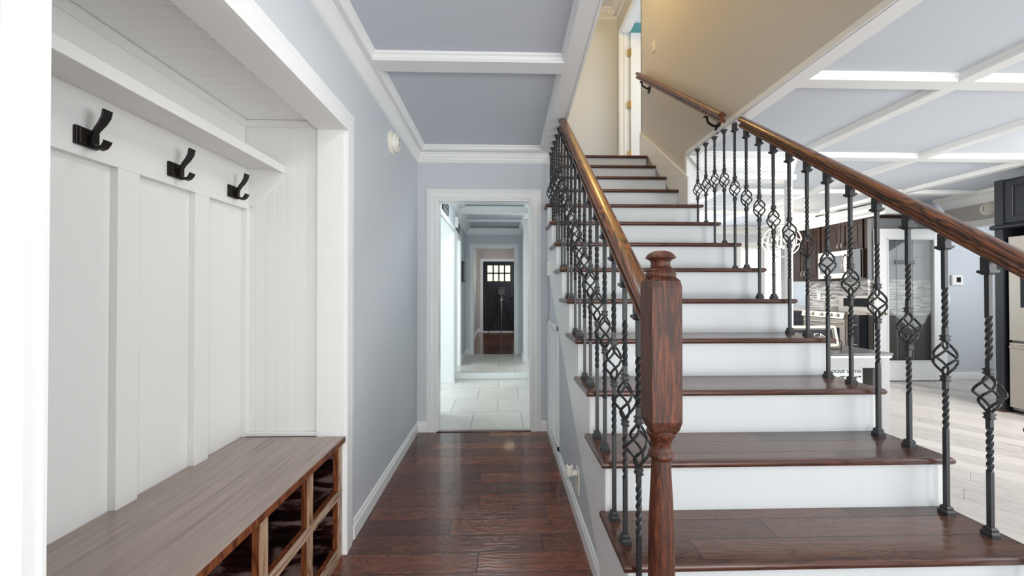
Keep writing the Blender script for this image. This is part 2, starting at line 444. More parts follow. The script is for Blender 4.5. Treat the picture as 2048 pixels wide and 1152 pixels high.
# nook shell: beadboard end and roof, panelled back
def bead(MBo, axis, a0, a1, z0, z1, face, depth, step=0.046):
    pts = []
    t = a0
    while t < a1 - 1e-6:
        e = min(t + step, a1)
        pts += [(t + 0.0006, face - 0.0025), (t + 0.0022, face), (max(e - 0.0022, t + 0.003), face), (e - 0.0006, face - 0.0025)]
        t = e
    poly = [(a0, face - depth)] + pts + [(a1, face - depth)]
    return poly
p = bead(None, 'X', -1.19, -0.83, 0, 2, 0.0, 0.03)
struct(MB().prism([(a, 1.78 - d) for a, d in p], 'Z', 0, 2.02).done('wall_nook_end', 'nook'))
p = bead(None, 'Y', 0.56, 1.80, 0, 0, 0.0, 0.03)
struct(MB().prism([(a, 2.0 - d) for a, d in p], 'X', -1.22, -0.83).done('ceiling', 'nookceil'))
struct(MB().box(-1.23, -0.83, 0.55, 0.585, 0, 2.02).done('wall_nook_near', 'nook'))
struct(MB().box(-1.23, -1.19, 0.55, 1.81, 0, 2.02).done('wall_nook_back', 'nook'))
b = MB()   # stiles and rails of the back panelling
for y0, y1 in ((0.585, 0.66), (0.885, 0.955), (1.176, 1.245), (1.466, 1.536), (1.755, 1.78)): b.box(-1.19, -1.166, y0, y1, 0.545, 1.585)
b.box(-1.19, -1.166, 0.585, 1.78, 1.585, 1.77)
struct(b.done('trim_3', 'nook', bevel=0.0015))
b = MB().sweep([(o * 0.5, z * 0.34) for o, z in CROWN], (-1.19, 0.585, 1.998), (-1.19, 1.78, 1.998), (1, 0, 0), m1=1).sweep([(o * 0.5, z * 0.34) for o, z in CROWN], (-1.19, 1.78, 1.998), (-0.84, 1.78, 1.998), (0, -1, 0), m0=1)
struct(b.done('trim_4', 'nook'))
struct(MB().box(-1.17, -0.83, 1.757, 1.78, 0.545, 0.563, 0.003).done('baseboard_nook', 'nook'))
# lining and casing of the nook opening
struct(MB().box(-0.848, -0.7305, NY1 - 0.012, NY1, 0, NZ).box(-0.848, -0.7305, NY0, NY0 + 0.012, 0, NZ).box(-0.848, -0.7305, NY0 + 0.0125, NY1 - 0.0125, NZ - 0.0125, NZ).done('trim_5', 'nook'))
b = MB()
CW = [(o, z * 1.15) for o, z in CASE]
b.sweep(CW, (XL, NY1 - 0.004, 0), (XL, NY1 - 0.004, NZ - 0.012), (1, 0, 0), up=(0, 1, 0), u1=1)
b.sweep([(o, z * 0.5) for o, z in CASE], (XL, NY0 + 0.006, 0), (XL, NY0 + 0.006, NZ - 0.012), (1, 0, 0), up=(0, -1, 0), u1=0)
b.sweep(CW, (XL, NY0 - 0.04, NZ - 0.012), (XL, NY1 - 0.004, NZ - 0.012), (1, 0, 0), u1=1)
struct(b.done('trim_6', 'white'))

# end wall with doorway
DX0, DX1, DZ = -0.563, 0.251, 2.005
struct(MB().box(-0.85, DX0, YE, YE + 0.12, 0, 2.7).box(DX1, 0.47, YE, YE + 0.12, 0, 2.7).box(DX0, DX1, YE, YE + 0.12, DZ, 2.7).done('wall_end', 'wall'))
def doorway(name, x0, x1, y, z0, z1, th, mat='white', w=0.075, back=False):
    b = MB()
    k = w / 0.09
    C = [(o, z * k) for o, z in CASE]
    for yy, n in ((y, -1),) + (((y + th, 1),) if back else ()):
        b.sweep(C, (x0, yy, z0), (x0, yy, z1), (0, n, 0), up=(-1, 0, 0), u1=1)
        b.sweep(C, (x1, yy, z0), (x1, yy, z1), (0, n, 0), up=(1, 0, 0), u1=1)
        b.sweep(C, (x0, yy, z1), (x1, yy, z1), (0, n, 0), u0=1, u1=1)
    b.box(x0 - 0.001, x0 + 0.014, y - 0.004, y + th + 0.004, z0, z1)
    b.box(x1 - 0.014, x1 + 0.001, y - 0.004, y + th + 0.004, z0, z1)
    b.box(x0 + 0.0135, x1 - 0.0135, y - 0.0035, y + th + 0.0035, z1 - 0.014, z1 + 0.001)
    return struct(b.done(name, mat))
doorway('trim_7', DX0, DX1, YE, 0, DZ, 0.12, w=0.085, back=True)

# wall under the stairs (hall side) and the wall closing the stair beyond
pts = [(0.0, 0), (YE, 0), (YE, ZK(8.9)), (0.7, ZK(-1) + 0.0)]
struct(MB().prism([(0.62, 0), (YE, 0), (YE, 1.77), (1.45, 0.365), (1.0, 0.02), (0.62, 0.02)], 'X', XS, XS + 0.05).done('wall_stair', 'wall'))
struct(MB().box(0.42, 0.50, YE + 0.12, 5.2, 0, 2.45).done('wall_stair_back', 'wall'))
# stairwell right wall: full height beyond the open side, above the ceiling on this side
struct(MB().prism([(1.2, ZS + 0.03), (3.281, ZS + 0.03), (3.281, 0), (4.37, 0), (4.37, ZT), (1.2, ZT)], 'X', XR, XR + 0.085).box(XR, XR + 0.12, 5.19, 5.4, Z2, ZT).box(XR, XR + 0.12, 4.37, 5.19, Z2 + 2.07, ZT).box(XR, XR + 0.085, 4.37, 5.3, 0, Z2).done('wall_right', 'greige'))
struct(MB().box(0.3, XR + 0.02, 5.28, 5.4, Z2, ZT).done('wall_upstairs_far', 'wall'))
struct(MB().box(-0.6, 0.36, 4.1, 4.2, Z2, ZT).box(0.28, 0.398, 1.2, 4.2, 2.71, ZT).done('wall_upstairs_left', 'greige'))
struct(MB().box(0.31, XR, 1.08, 1.2, 2.71, ZT).done('wall_upstairs_near', 'greige'))
struct(MB().box(-0.7, 4.2, 1.0, 6.2, ZT, ZT + 0.1).done('ceiling', 'ceil'))
struct(MB().box(0.46, XR, YK(13) + 0.2, 5.28, 2.47, Z2).done('floor', 'tread'))
# bedroom beyond the upstairs door
struct(MB().box(XR + 0.1, 4.2, 5.36, 5.44, Z2, ZT).done('wall_bedroom', 'teal'))
struct(MB().sweep([(o * 1.6, z * 1.0) for o, z in CROWN], (XR + 0.12, 5.36, ZT), (4.2, 5.36, ZT), (0, -1, 0)).done('trim_8', 'white'))
struct(MB().box(XR + 0.085, 4.2, 4.0, 5.4, Z2 - 0.05, Z2).done('floor', 'plankpale'))
# crown with dentils upstairs
def dentil(b, p0, p1, n):
    p0, p1, n = Vector(p0), Vector(p1), Vector(n)
    b.sweep([(0, 0), (0.11, 0), (0.11, -0.02), (0.085, -0.03), (0.06, -0.045), (0.03, -0.05), (0.03, -0.075), (0.012, -0.085), (0, -0.1)], p0, p1, n)
    d = (p1 - p0); L = d.length; d.normalize(); k = int(L / 0.05)
    for i in range(k):
        c = p0 + d * (i + 0.5) * L / k + n * 0.042 + Vector((0, 0, -0.059))
        h = (abs(d.x) * 0.0135 + abs(n.x) * 0.013, abs(d.y) * 0.0135 + abs(n.y) * 0.013)
        b.box(c.x - h[0], c.x + h[0], c.y - h[1], c.y + h[1], c.z - 0.012, c.z + 0.012)
b = MB(); dentil(b, (0.3, 5.28, ZT), (XR, 5.28, ZT), (0, -1, 0)); dentil(b, (XR, 1.2, ZT), (XR, 5.28, ZT), (-1, 0, 0))
struct(b.done('trim_9', 'ceil'))
struct(MB().box(0.75, 1.35, 4.4, 5.0, ZT - 0.03, ZT).done('trim_10', 'ceil', bevel=0.01))
# upstairs doorway casing (in the right wall)
b = MB()
C7 = [(o, z * 0.75) for o, z in CASE]
b.sweep(C7, (XR, 5.135, Z2), (XR, 5.135, Z2 + 2.045), (-1, 0, 0), up=(0, 1, 0), u1=1)
b.sweep(C7, (XR, 4.37, Z2 + 2.045), (XR, 5.135, Z2 + 2.045), (-1, 0, 0), u1=1)
b.box(XR - 0.003, XR + 0.125, 5.128, 5.19, Z2, Z2 + 2.06).box(XR - 0.003, XR + 0.125, 4.37, 5.19, Z2 + 2.045, Z2 + 2.07).box(XR, XR + 0.09, 4.355, 4.372, Z2, Z2 + 2.06)
b.box(XR + 0.05, XR + 0.065, 5.118, 5.13, Z2, Z2 + 2.05)
struct(b.done('trim_11', 'white'))
d2 = struct(MB().box(XR + 0.132, XR + 0.86, 5.10, 5.135, Z2 + 0.01, Z2 + 2.035, 0.002).done('door_2', 'white'))
for z in (0.32, 1.0, 1.72):
    MB().box(XR + 0.095, XR + 0.138, 5.094, 5.128, Z2 + z, Z2 + z + 0.09).lathe([(0.006, 0), (0.006, 0.092)], (XR + 0.13, 5.092, Z2 + z), 10).done('hinge', 'brass', d2)

# ------------------------------------------------------------------ ceilings with applied beams
struct(MB().box(-0.85, 0.33, -3.5, YE, ZC, 2.71).box(0.33, XR + 0.04, -3.5, 1.2, ZC, 2.71).prism([(0.33, 1.2), (0.389, 1.2), (0.404, 1.5), (0.446, 2.55), (0.454, 3.3), (0.454, 4.2), (0.33, 4.2)], 'Z', ZC, 2.71).done('ceiling', 'panel'))
struct(MB().box(XR + 0.04, 6.95, -3.5, 7.3, ZC, 2.71).done('ceiling', 'panel'))
MOULD = [(0, 0), (0.022, 0), (0.019, -0.010), (0.012, -0.016), (0.008, -0.030), (0.004, -0.034), (0, -0.04)]
def beam_x(b, x0, x1, y0, y1, zc=ZC, zs=ZS):
    b.box(x0, x1, y0, y1, zs + 0.0007, zc + 0.01)
    s = (zc - zs - 0.0007) / 0.04
    P = [(o, z * s) for o, z in MOULD]
    b.sweep(P, (x0, y0, zc), (x1, y0, zc), (0, -1, 0)); b.sweep(P, (x0, y1, zc), (x1, y1, zc), (0, 1, 0))
def beam_y(b, x0, x1, y0, y1, zc=ZC, zs=ZS, l=True, r=True):
    b.box(x0, x1, y0, y1, zs, zc + 0.01)
    s = (zc - zs) / 0.04
    P = [(o, z * s) for o, z in MOULD]
    if l: b.sweep(P, (x0, y0, zc), (x0, y1, zc), (-1, 0, 0))
    if r: b.sweep(P, (x1, y0, zc), (x1, y1, zc), (1, 0, 0))
# hall
b = MB()
beam_y(b, XL, -0.668, -3.5, YE, l=False)
b.prism([(0.318, -3.5), (0.318, 1.5), (0.345, 3.2), (0.345, YE), (0.455, YE), (0.455, 3.3), (0.447, 2.55), (0.405, 1.5), (0.39, 1.2), (0.39, -3.5)], 'Z', ZS, ZC + 0.01)
b.sweep(MOULD, (0.30, -0.5, ZC), (0.342, 3.2, ZC), (-1, 0.011, 0))
beam_x(b, XL, 0.335, 1.955, 2.055); beam_x(b, XL, 0.32, 0.75, 0.85); beam_x(b, XL, 0.345, 3.19, YE)
struct(b.done('trim_12', 'white'))
b = MB().sweep(CROWN, (XL, -3.5, ZS), (XL, YE, ZS), (1, 0, 0), m1=1).sweep(CROWN, (XL, YE, ZS), (0.455, YE, ZS), (0, -1, 0), m0=1)
struct(b.done('trim_13', 'white'))
# edge of the stairwell and small bead along it
struct(MB().prism([(0.385, 1.2), (0.400, 1.5), (0.442, 2.55), (0.450, 3.3), (0.450, 4.15), (0.462, 4.15), (0.462, 3.3), (0.454, 2.55), (0.412, 1.5), (0.397, 1.2)], 'Z', ZS - 0.002, 2.72).done('trim_14', 'white'))
# right room grid
b = MB()
beam_y(b, XR - 0.003, XR + 0.095, -3.5, 3.28, l=False)
for x in (2.595, 3.735, 4.875): beam_y(b, x, x + 0.088, -3.5, 7.2)
for y in (-0.35, 0.86, 2.07, 3.28, 4.47, 5.66): beam_x(b, XR + 0.09, 5.9, y, y + 0.088)
beam_y(b, 5.84, 5.99, -3.5, 4.95, r=False)
beam_y(b, 5.44, 5.56, 4.95, 7.2, r=False)
beam_x(b, 1.7, 5.5, 7.1, 7.2)
struct(b.done('trim_15', 'white'))
struct(MB().sweep([(0, 0), (0.016, 0), (0.016, 0.010), (0.010, 0.016), (0.010, 0.03), (0, 0.036)], (XR - 0.002, 1.2, ZS + 0.004), (XR - 0.002, 3.28, ZS + 0.004), (-1, 0, 0)).done('trim_16', 'white'))
# end of the wall beside the balusters, header with crown and slim post
struct(MB().box(XR - 0.012, XR + 0.098, 3.262, 3.30, 1.98, ZS, 0.003).prism([(XR - 0.005, 2.39), (XR + 0.10, 2.39), (XR + 0.10, 2.27)], 'Y', 3.235, 3.264).done('trim_17', 'white'))
b = MB().box(1.72, 2.605, 3.30, 3.40, 2.215, ZS)
b.sweep([(o * 1.5, z * 1.55) for o, z in CROWN], (1.72, 3.30, ZS), (2.605, 3.30, ZS), (0, -1, 0)).box(1.72, 2.622, 3.285, 3.42, 2.205, 2.252)
struct(b.done('trim_18', 'white'))
struct(MB().box(2.588, 2.605, 3.31, 3.39, 0, 2.207).done('trim_19', 'white'))

# baseboards
struct(MB().sweep(BASE, (XL, NY1 + 0.1, 0), (XL, YE, 0), (1, 0, 0), m1=1).sweep(BASE, (XL, -3.5, 0), (XL, NY0 - 0.04, 0), (1, 0, 0)).done('baseboard_left', 'white'))
struct(MB().sweep(BASE, (XL, YE, 0), (DX0 - 0.085, YE, 0), (0, -1, 0), m0=1).sweep(BASE, (DX1 + 0.085, YE, 0), (XS, YE, 0), (0, -1, 0), m1=1).done('baseboard_end', 'white'))
struct(MB().sweep(BASE, (XS, 0.62, 0), (XS, YE, 0), (-1, 0, 0), m1=1).done('baseboard_stair', 'white'))

# far hall -----------------------------------------------------------
FX = -0.64
struct(MB().box(FX - 0.16, FX, 3.39, 3.75, 0, 2.7).box(FX - 0.16, FX, 3.75, 5.0, 2.0, 2.7).box(FX - 0.16, FX, 5.0, 5.22, 0, 2.7)
       .box(FX - 0.16, FX, 5.22, 5.75, 1.98, 2.7).box(FX - 0.16, FX, 5.75, 6.75, 0, 2.7).done('wall_far_left', 'wall'))
b = MB()
for y0, y1, z0, z1 in ((3.75, 5.0, 0, 2.0), (5.28, 5.75, 0.083, 1.98)):
    b.box(FX - 0.165, FX + 0.004, y1 - 0.015, y1 + 0.001, z0, z1).box(FX - 0.165, FX + 0.004, y0, y0 + 0.015, z0, z1).box(FX - 0.165, FX + 0.004, y0, y1, z1 - 0.015, z1)
    C8 = [(o, z * 0.8) for o, z in CASE]
    b.sweep(C8, (FX, y1, z0), (FX, y1, z1), (1, 0, 0), up=(0, 1, 0), u1=1)
    b.sweep(C8, (FX, y0, z0), (FX, y0, z1), (1, 0, 0), up=(0, -1, 0), u1=1)
    b.sweep(C8, (FX, y0, z1), (FX, y1, z1), (1, 0, 0), u0=1, u1=1)
struct(b.done('trim_20', 'white'))
struct(MB().box(-3.0, -2.95, 3.2, 7.0, 0, 2.5).box(-3.0, -0.8, 3.15, 3.25, 0, 2.5).box(-3.0, -0.8, 6.9, 7.0, 0, 2.5).done('wall_side_room', 'wall'))
struct(MB().box(-3.0, -0.79, 3.2, 7.0, 2.45, 2.55).done('ceiling', 'ceil'))
struct(MB().box(-3.0, -0.75, 5.22, 7.0, -0.1, 0.0).done('floor', 'tile'))
# raised end: wall with second doorway
G0, G1, GZ = -0.517, 0.233, 1.985
struct(MB().box(-0.8, G0, 6.75, 6.87, 0, 2.7).box(G1, 0.36, 6.75, 6.87, 0, 2.7).box(G0, G1, 6.75, 6.87, GZ, 2.7).done('wall_far_end', 'wall'))
doorway('trim_21', G0, G1, 6.75, 0.083, GZ, 0.12, w=0.065)
struct(MB().box(0.345, 0.40, 5.92, 6.87, 0, 2.45).done('wall_far_right', 'wall'))
struct(MB().box(0.338, 0.408, 5.90, 5.93, 0, 2.28).box(0.325, 0.42, 5.885, 5.95, 2.22, 2.33).done('trim_22', 'white', bevel=0.004))
struct(MB().box(-0.82, 0.45, 3.39, 5.47, ZC, 2.71).box(-0.82, 0.45, 5.47, 7.3, 2.355, 2.71).box(0.45, 1.69, 5.41, 7.3, ZC, 2.71).done('ceiling', 'panel'))
b = MB()
beam_y(b, FX, FX + 0.10, 3.39, 5.44, l=False); beam_x(b, FX, 0.42, 3.39, 3.5)
b.box(FX, 0.42, 5.44, 5.52, 2.325, 2.45).sweep(CROWN, (FX, 5.44, 2.43), (0.42, 5.44, 2.43), (0, -1, 0)).sweep(CROWN, (FX, 3.39, ZS), (FX, 5.44, ZS), (1, 0, 0))
beam_y(b, 0.33, 0.42, 3.39, 5.44)
ZF = 2.355
beam_y(b, FX, FX + 0.07, 5.52, 6.75, ZF, ZF - 0.025, l=False); beam_x(b, FX, 0.42, 6.09, 6.14, ZF, ZF - 0.025)
beam_y(b, 0.33, 0.42, 5.52, 6.75, ZF, ZF - 0.025)
C3 = [(o * 1.5, z * 1.35) for o, z in CROWN]
b.sweep(C3, (FX, 6.75, ZF - 0.025), (0.345, 6.75, ZF - 0.025), (0, -1, 0), m0=1, m1=1).sweep(C3, (FX, 5.52, ZF - 0.025), (FX, 6.75, ZF - 0.025), (1, 0, 0), m1=1)
b.sweep(C3, (0.345, 5.92, ZF - 0.025), (0.345, 6.75, ZF - 0.025), (-1, 0, 0), m1=1)
struct(b.done('trim_23', 'white'))
struct(MB().sweep(BASE, (FX, 5.83, 0.083), (FX, 6.75, 0.083), (1, 0, 0)).sweep(BASE, (FX, 6.75, 0.083), (G0 - 0.065, 6.75, 0.083), (0, -1, 0)).sweep(BASE, (0.345, 5.95, 0.083), (0.345, 6.75, 0.083), (-1, 0, 0)).done('baseboard_far', 'white'))
# dining / breakfast wall beyond
W1, W2 = (4.60, 4.97), (5.07, 5.43)
WZ0, WZ1 = 0.95, 2.10
b = MB().box(0.40, W1[0], 7.2, 7.3, 0, 2.5).box(W1[1], W2[0], 7.2, 7.3, 0, 2.5).box(W2[1], 5.65, 7.2, 7.3, 0, 2.5)
for w in (W1, W2): b.box(w[0], w[1], 7.2, 7.3, 0, WZ0).box(w[0], w[1], 7.2, 7.3, WZ1, 2.5)
struct(b.done('wall_breakfast', 'wall'))
struct(MB().sweep(BASE, (0.42, 7.2, 0), (5.5, 7.2, 0), (0, -1, 0)).done('baseboard_breakfast', 'white'))
struct(MB().sweep(CROWN, (0.42, 7.2, ZS), (5.5, 7.2, ZS), (0, -1, 0)).done('trim_24', 'white'))
for i, w in enumerate((W1, W2)):
    f = MB(); t = 0.05
    f.box(w[0] - t, w[0] + 0.02, 7.18, 7.22, WZ0 - t, WZ1 + t).box(w[1] - 0.02, w[1] + t, 7.18, 7.22, WZ0 - t, WZ1 + t)
    f.box(w[0], w[1], 7.18, 7.22, WZ1 - 0.02, WZ1 + t).box(w[0], w[1], 7.18, 7.22, WZ0 - t, WZ0 + 0.02).box(w[0], w[1], 7.24, 7.27, 1.50, 1.54)
    wo = struct(f.done('window_%d' % (i + 1), 'white'))
    MB().box(w[0], w[1], 7.285, 7.295, WZ0, WZ1).done('pane', 'sky', wo)
    bl = thing('window_blind', ('white slatted blind in the breakfast window just left of the globe chandelier', 'white slatted blind in the breakfast window behind the globe chandelier')[i], 'blind', (w[0], 7.2, WZ1), 'breakfast window blinds')
    s = MB()
    for k in range(21):
        z = WZ1 - 0.08 - k * 0.052
        s.prism([(7.205, z - 0.012), (7.207, z - 0.014), (7.236, z + 0.012), (7.234, z + 0.014)], 'X', w[0] + 0.025, w[1] - 0.025)
    s.done('slats', 'whiteplastic', bl)
    MB().box(w[0] + 0.022, w[1] - 0.022, 7.2, 7.24, WZ1 - 0.065, WZ1 - 0.022).done('head_rail', 'whiteplastic', bl)
    MB().box(w[0] + 0.025, w[1] - 0.025, 7.205, 7.235, WZ0 + 0.02, WZ0 + 0.04).done('bottom_rail', 'whiteplastic', bl)
# kitchen walls
struct(MB().box(5.55, 5.65, 5.06, 7.3, 0, 2.5).done('wall_kitchen', 'wall'))
struct(MB().box(5.99, 6.09, -3.5, 0.6, 0, 0.8).box(5.99, 6.09, -1.9, 0.6, 2.2, 2.5).box(5.99, 6.09, -3.5, -1.9, 0.8, 2.5).box(5.99, 6.09, 0.6, 3.9, 0, 2.5).box(5.99, 6.09, 3.9, 4.95, 2.02, 2.5).done('wall_far_side', 'foyer'))
b = MB().sweep([(o, z * 0.9) for o, z in CASE], (5.99, 3.85, 2.02), (5.99, 5.0, 2.02), (-1, 0, 0)).sweep([(o * 2.6, z * 1.2) for o, z in CROWN], (5.99, -3.5, ZS), (5.99, 4.95, ZS), (-1, 0, 0))
struct(b.done('trim_25', 'white'))
struct(MB().box(5.65, 6.95, 5.06, 5.16, 0, 2.5).box(6.9, 7.0, 3.0, 5.1, 0, 2.5).done('wall_passage', 'wall'))
struct(MB().sweep(BASE, (5.99, 5.06, 0), (6.9, 5.06, 0), (0, -1, 0)).done('baseboard_passage', 'white'))
# living-room walls behind the view: big windows
struct(MB().box(-0.85, 6.0, -3.6, -3.5, 0, 0.35).box(-0.85, 6.0, -3.6, -3.5, 2.3, 2.7).box(3.2, 6.0, -3.6, -3.5, 0.35, 2.3).done('wall_back', 'wall'))
# foyer
struct(MB().box(-0.75, -0.67, 6.87, 10.4, 0, 2.5).box(0.55, 0.63, 6.87, 10.4, 0, 2.5).box(-0.75, -0.535, 10.4, 10.5, 0, 2.5).box(0.345, 0.63, 10.4, 10.5, 0, 2.5).box(-0.54, 0.35, 10.4, 10.5, 2.04, 2.5).done('wall_foyer', 'foyer'))
struct(MB().box(-0.8, 0.7, 6.87, 10.5, 2.36, 2.5).done('ceiling', 'ceil'))
struct(MB().sweep(BASE, (-0.67, 7.9, 0.083), (-0.67, 10.4, 0.083), (1, 0, 0)).sweep(BASE, (-0.67, 10.4, 0.083), (-0.6, 10.4, 0.083), (0, -1, 0)).done('baseboard_foyer', 'white'))
doorway('trim_26', -0.536, 0.345, 10.4, 0.083, 2.036, 0.08, w=0.065)
struct(MB().sweep(CASE, (-0.67, 7.7, 0.083), (-0.67, 7.7, 2.1), (1, 0, 0), up=(0, 1, 0)).box(-0.56, 0.36, 10.36, 10.4, 0.083, 0.11).done('trim_27', 'white'))
fd = MB(); x0, x1, z0, z1, y = -0.522, 0.331, 0.10, 2.022, 10.42
px0, px1, pz0, pz1 = -0.40, 0.225, 1.485, 1.915
fd.box(x0, px0, y, y + 0.045, z0, z1).box(px1, x1, y, y + 0.045, z0, z1).box(px0, px1, y, y + 0.045, pz1, z1).box(px0, px1, y, y + 0.045, z0, pz0)
for k in range(1, 4):
    xx = px0 + (px1 - px0) * k / 4; fd.box(xx - 0.019, xx + 0.019, y - 0.003, y + 0.04, pz0, pz1)
fd.box(px0, px1, y - 0.003, y + 0.04, (pz0 + pz1) / 2 - 0.019, (pz0 + pz1) / 2 + 0.019)
for a, c in ((-0.39, -0.13), (-0.05, 0.21)):
    for q in ((a, a + 0.02, 0.32, 1.38), (c - 0.02, c, 0.32, 1.38), (a, c, 0.32, 0.34), (a, c, 1.36, 1.38)): fd.box(q[0], q[1], y - 0.01, y + 0.01, q[2], q[3], 0.004)
fdo = struct(fd.done('door_1', 'doorblack'))
MB().box(px0, px1, y + 0.042, y + 0.05, pz0, pz1).done('pane', 'garden', fdo)
MB().lathe([(0.028, 0), (0.028, 0.01), (0.012, 0.02), (0.012, 0.04), (0.027, 0.055), (0.02, 0.08)], (0.27, y, 1.0), 14, 'Y').done('door_knob', 'bronze', fdo)

# ================================================================== STAIRCASE
st = thing('staircase', 'long straight staircase with dark wood treads and white risers', 'staircase', (1.03, 0.874, 0))
ZB = -0.027
for k in range(0, 14):
    y0, y1 = YK(k), (YK(k + 1) + 0.03 if k < 13 else YK(13) + 0.2)
    xl, xr = (0.365, 1.70) if k <= 9 else (0.40, 1.612) if k == 10 else (0.452, 1.612)
    z = ZK(k)
    t = MB().box(xl + 0.022, xr - (0.022 if k <= 9 else 0), y0 + 0.022, y1, z - 0.027, z).done('tread', 'tread', st)
    nb = MB()
    NP = [(0.0, 0), (0.016, 0), (0.021, -0.004), (0.0235, -0.011), (0.0225, -0.018), (0.018, -0.024), (0.010, -0.027), (0, -0.027)]
    ap = 1 if k <= 9 else 0
    nb.sweep(NP, (xl + 0.022, y0 + 0.022, z), (xr - 0.022 * ap, y0 + 0.022, z), (0, -1, 0), m0=-1 if k <= 10 else 0, m1=-1 * ap)
    if k <= 10: nb.sweep(NP, (xl + 0.022, y0 + 0.022, z), (xl + 0.022, y1 + 0.005, z), (-1, 0, 0), m0=-1)
    if k <= 9: nb.sweep(NP, (xr - 0.022, y0 + 0.022, z), (xr - 0.022, y1 + 0.005, z), (1, 0, 0), m0=-1)
    nb.done('nosing', 'nosing', t, smooth=True)
    t.children[0].location = (0, 0, 0)
    rl, rr = (0.4022, 1.6678) if k <= 9 else (0.40, 1.612) if k == 10 else (0.452, 1.612)
    MB().box(rl, rr, y0 + 0.03, y0 + 0.045, ZK(k - 1), z - 0.02).done('riser', 'riser', st)
# outer stringer on the hall side: sawtooth above, sloping below
def stringer(x0, x1, name, drop=0.56, k0=0, k1=10):
    pts = []
    for k in range(k0, k1 + 1):
        pts += [(YK(k) + 0.03, ZK(k - 1) - (0.0 if k == k0 else 0.027)), (YK(k) + 0.03, ZK(k) - 0.027)]
    pts.append((YK(k1) + 0.27, ZK(k1) - 0.027))
    ye = YK(k1) + 0.27
    zl = lambda y: ZK(-1) + (y - YK(-1)) * 0.194 / 0.2511 - drop
    pts.append((ye, zl(ye)))
    yz = YK(-1) + (drop + 0.0) * 0.2511 / 0.194
    pts.append((yz, 0.0)); pts.append((YK(k0) + 0.03, 0.0))
    return MB().prism(pts, 'X', x0, x1).done(name, 'white', st)
stringer(0.386, 0.402, 'stringer')
stringer(1.668, 1.684, 'stringer', drop=0.9)
MB().prism([(3.22, ZK(9.0) + 0.0), (3.22, 2.195), (4.355, 3.065), (4.355, Z2), (YK(13), Z2), (3.24, ZK(8.6))], 'X', 1.606, 1.628).done('stringer', 'white', st)

# ================================================================== RAILINGS
SL = 0.194 / 0.2511
RP = [(0, .0315), (.009, .031), (.0175, .029), (.0245, .0245), (.0288, .0185), (.0300, .0125), (.0285, .0085), (.0185, .0070), (.0140, .002), (.0135, -.005), (.0165, -.0105), (.0265, -.0115), (.0275, -.0150), (.0265, -.0195), (.0215, -.021), (.0215, -.0275)]
RP = [(x, z) for x, z in RP] + [(-x, z) for x, z in RP[::-1] if x > 0]


def rail(name, x, ya, za, yb, zb, parent, mat='railY'):
    """rail between two points, grain along its own length, plumb-cut ends"""
    L = math.hypot(yb - ya, zb - za); a = math.atan2(zb - za, yb - ya)
    b = bmesh.new()
    c0 = [b.verts.new((px, math.tan(a) * pz * -1 * -1 * -1, pz)) for px, pz in RP]
    c1 = [b.verts.new((px, L - math.tan(a) * pz, pz)) for px, pz in RP]
    for v, (px, pz) in zip(c0, RP): v.co.y = -(-math.tan(a) * pz) * -1
    n = len(RP)
    b.faces.new(c0); b.faces.new(c1[::-1])
    for i in range(n): b.faces.new((c0[i], c0[(i + 1) % n], c1[(i + 1) % n], c1[i]))
    # plumb cut: local (y,z) ends shifted so that the end plane is vertical in the world
    for v, (px, pz) in zip(c0, RP): v.co.y = pz * -math.tan(-a) * -1 if False else pz * math.tan(-a) * -1
    for v, (px, pz) in zip(c1, RP): v.co.y = L + pz * math.tan(a)
    bmesh.ops.recalc_face_normals(b, faces=b.faces)
    m = MB(); m.add(b)
    o = m.done(name, mat, smooth=True)
    o.rotation_euler = (a, 0, 0); o.location = Vector((x, ya, za)) - (parent.location if parent else Vector())
    if parent: o.parent = parent
    return o


# shared small meshes (origin at their own centre)
def basket_mesh():
    m = MB()
    for q in range(4):
        pts = []
        for i in range(15):
            t = i / 14; an = q * PI / 2 + t * PI * 1.05
            r = 0.0055 + 0.032 * (0.55 * (1 - abs(2 * t - 1)) + 0.45 * math.sin(PI * t))
            pts.append((r * math.cos(an), r * math.sin(an), -0.060 + 0.120 * t))
        m.tube(pts, 0.0043, 6)
    return m
def collar_mesh():
    m = MB()
    m.box(-0.0095, 0.0095, -0.0095, 0.0095, -0.011, 0.011, 0.002).box(-0.0115, 0.0115, -0.0115, 0.0115, 0.004, 0.009, 0.0015).box(-0.0115, 0.0115, -0.0115, 0.0115, -0.009, -0.004, 0.0015)
    return m
def frust(m, h0, h1, z0, z1):
    b = bmesh.new()
    a = [b.verts.new((sx * h0, sy * h0, z0)) for sx, sy in ((-1, -1), (1, -1), (1, 1), (-1, 1))]
    c = [b.verts.new((sx * h1, sy * h1, z1)) for sx, sy in ((-1, -1), (1, -1), (1, 1), (-1, 1))]
    b.faces.new(a[::-1]); b.faces.new(c)
    for i in range(4): b.faces.new((a[i], a[(i + 1) % 4], c[(i + 1) % 4], c[i]))
    m.add(b)
def base_shoe_mesh():
    m = MB(); frust(m, 0.0165, 0.0165, 0, 0.012); frust(m, 0.0165, 0.0125, 0.012, 0.017); frust(m, 0.0125, 0.0125, 0.017, 0.026); frust(m, 0.0125, 0.009, 0.026, 0.031); return m
def top_shoe_mesh(flat):
    m = MB()
    if flat: frust(m, 0.016, 0.016, -0.008, 0.0); frust(m, 0.011, 0.016, -0.014, -0.008); frust(m, 0.011, 0.011, -0.024, -0.014)
    else: frust(m, 0.0125, 0.0125, -0.034, 0.012); frust(m, 0.018, 0.018, -0.043, -0.034); frust(m, 0.010, 0.016, -0.050, -0.043)
    return m
def keep(m, name):
    o = m.done(name, 'iron'); me = o.data; bpy.data.objects.remove(o); return me
ME_B, ME_C, ME_S = keep(basket_mesh(), 'basket'), keep(collar_mesh(), 'collar'), keep(base_shoe_mesh(), 'base_shoe')
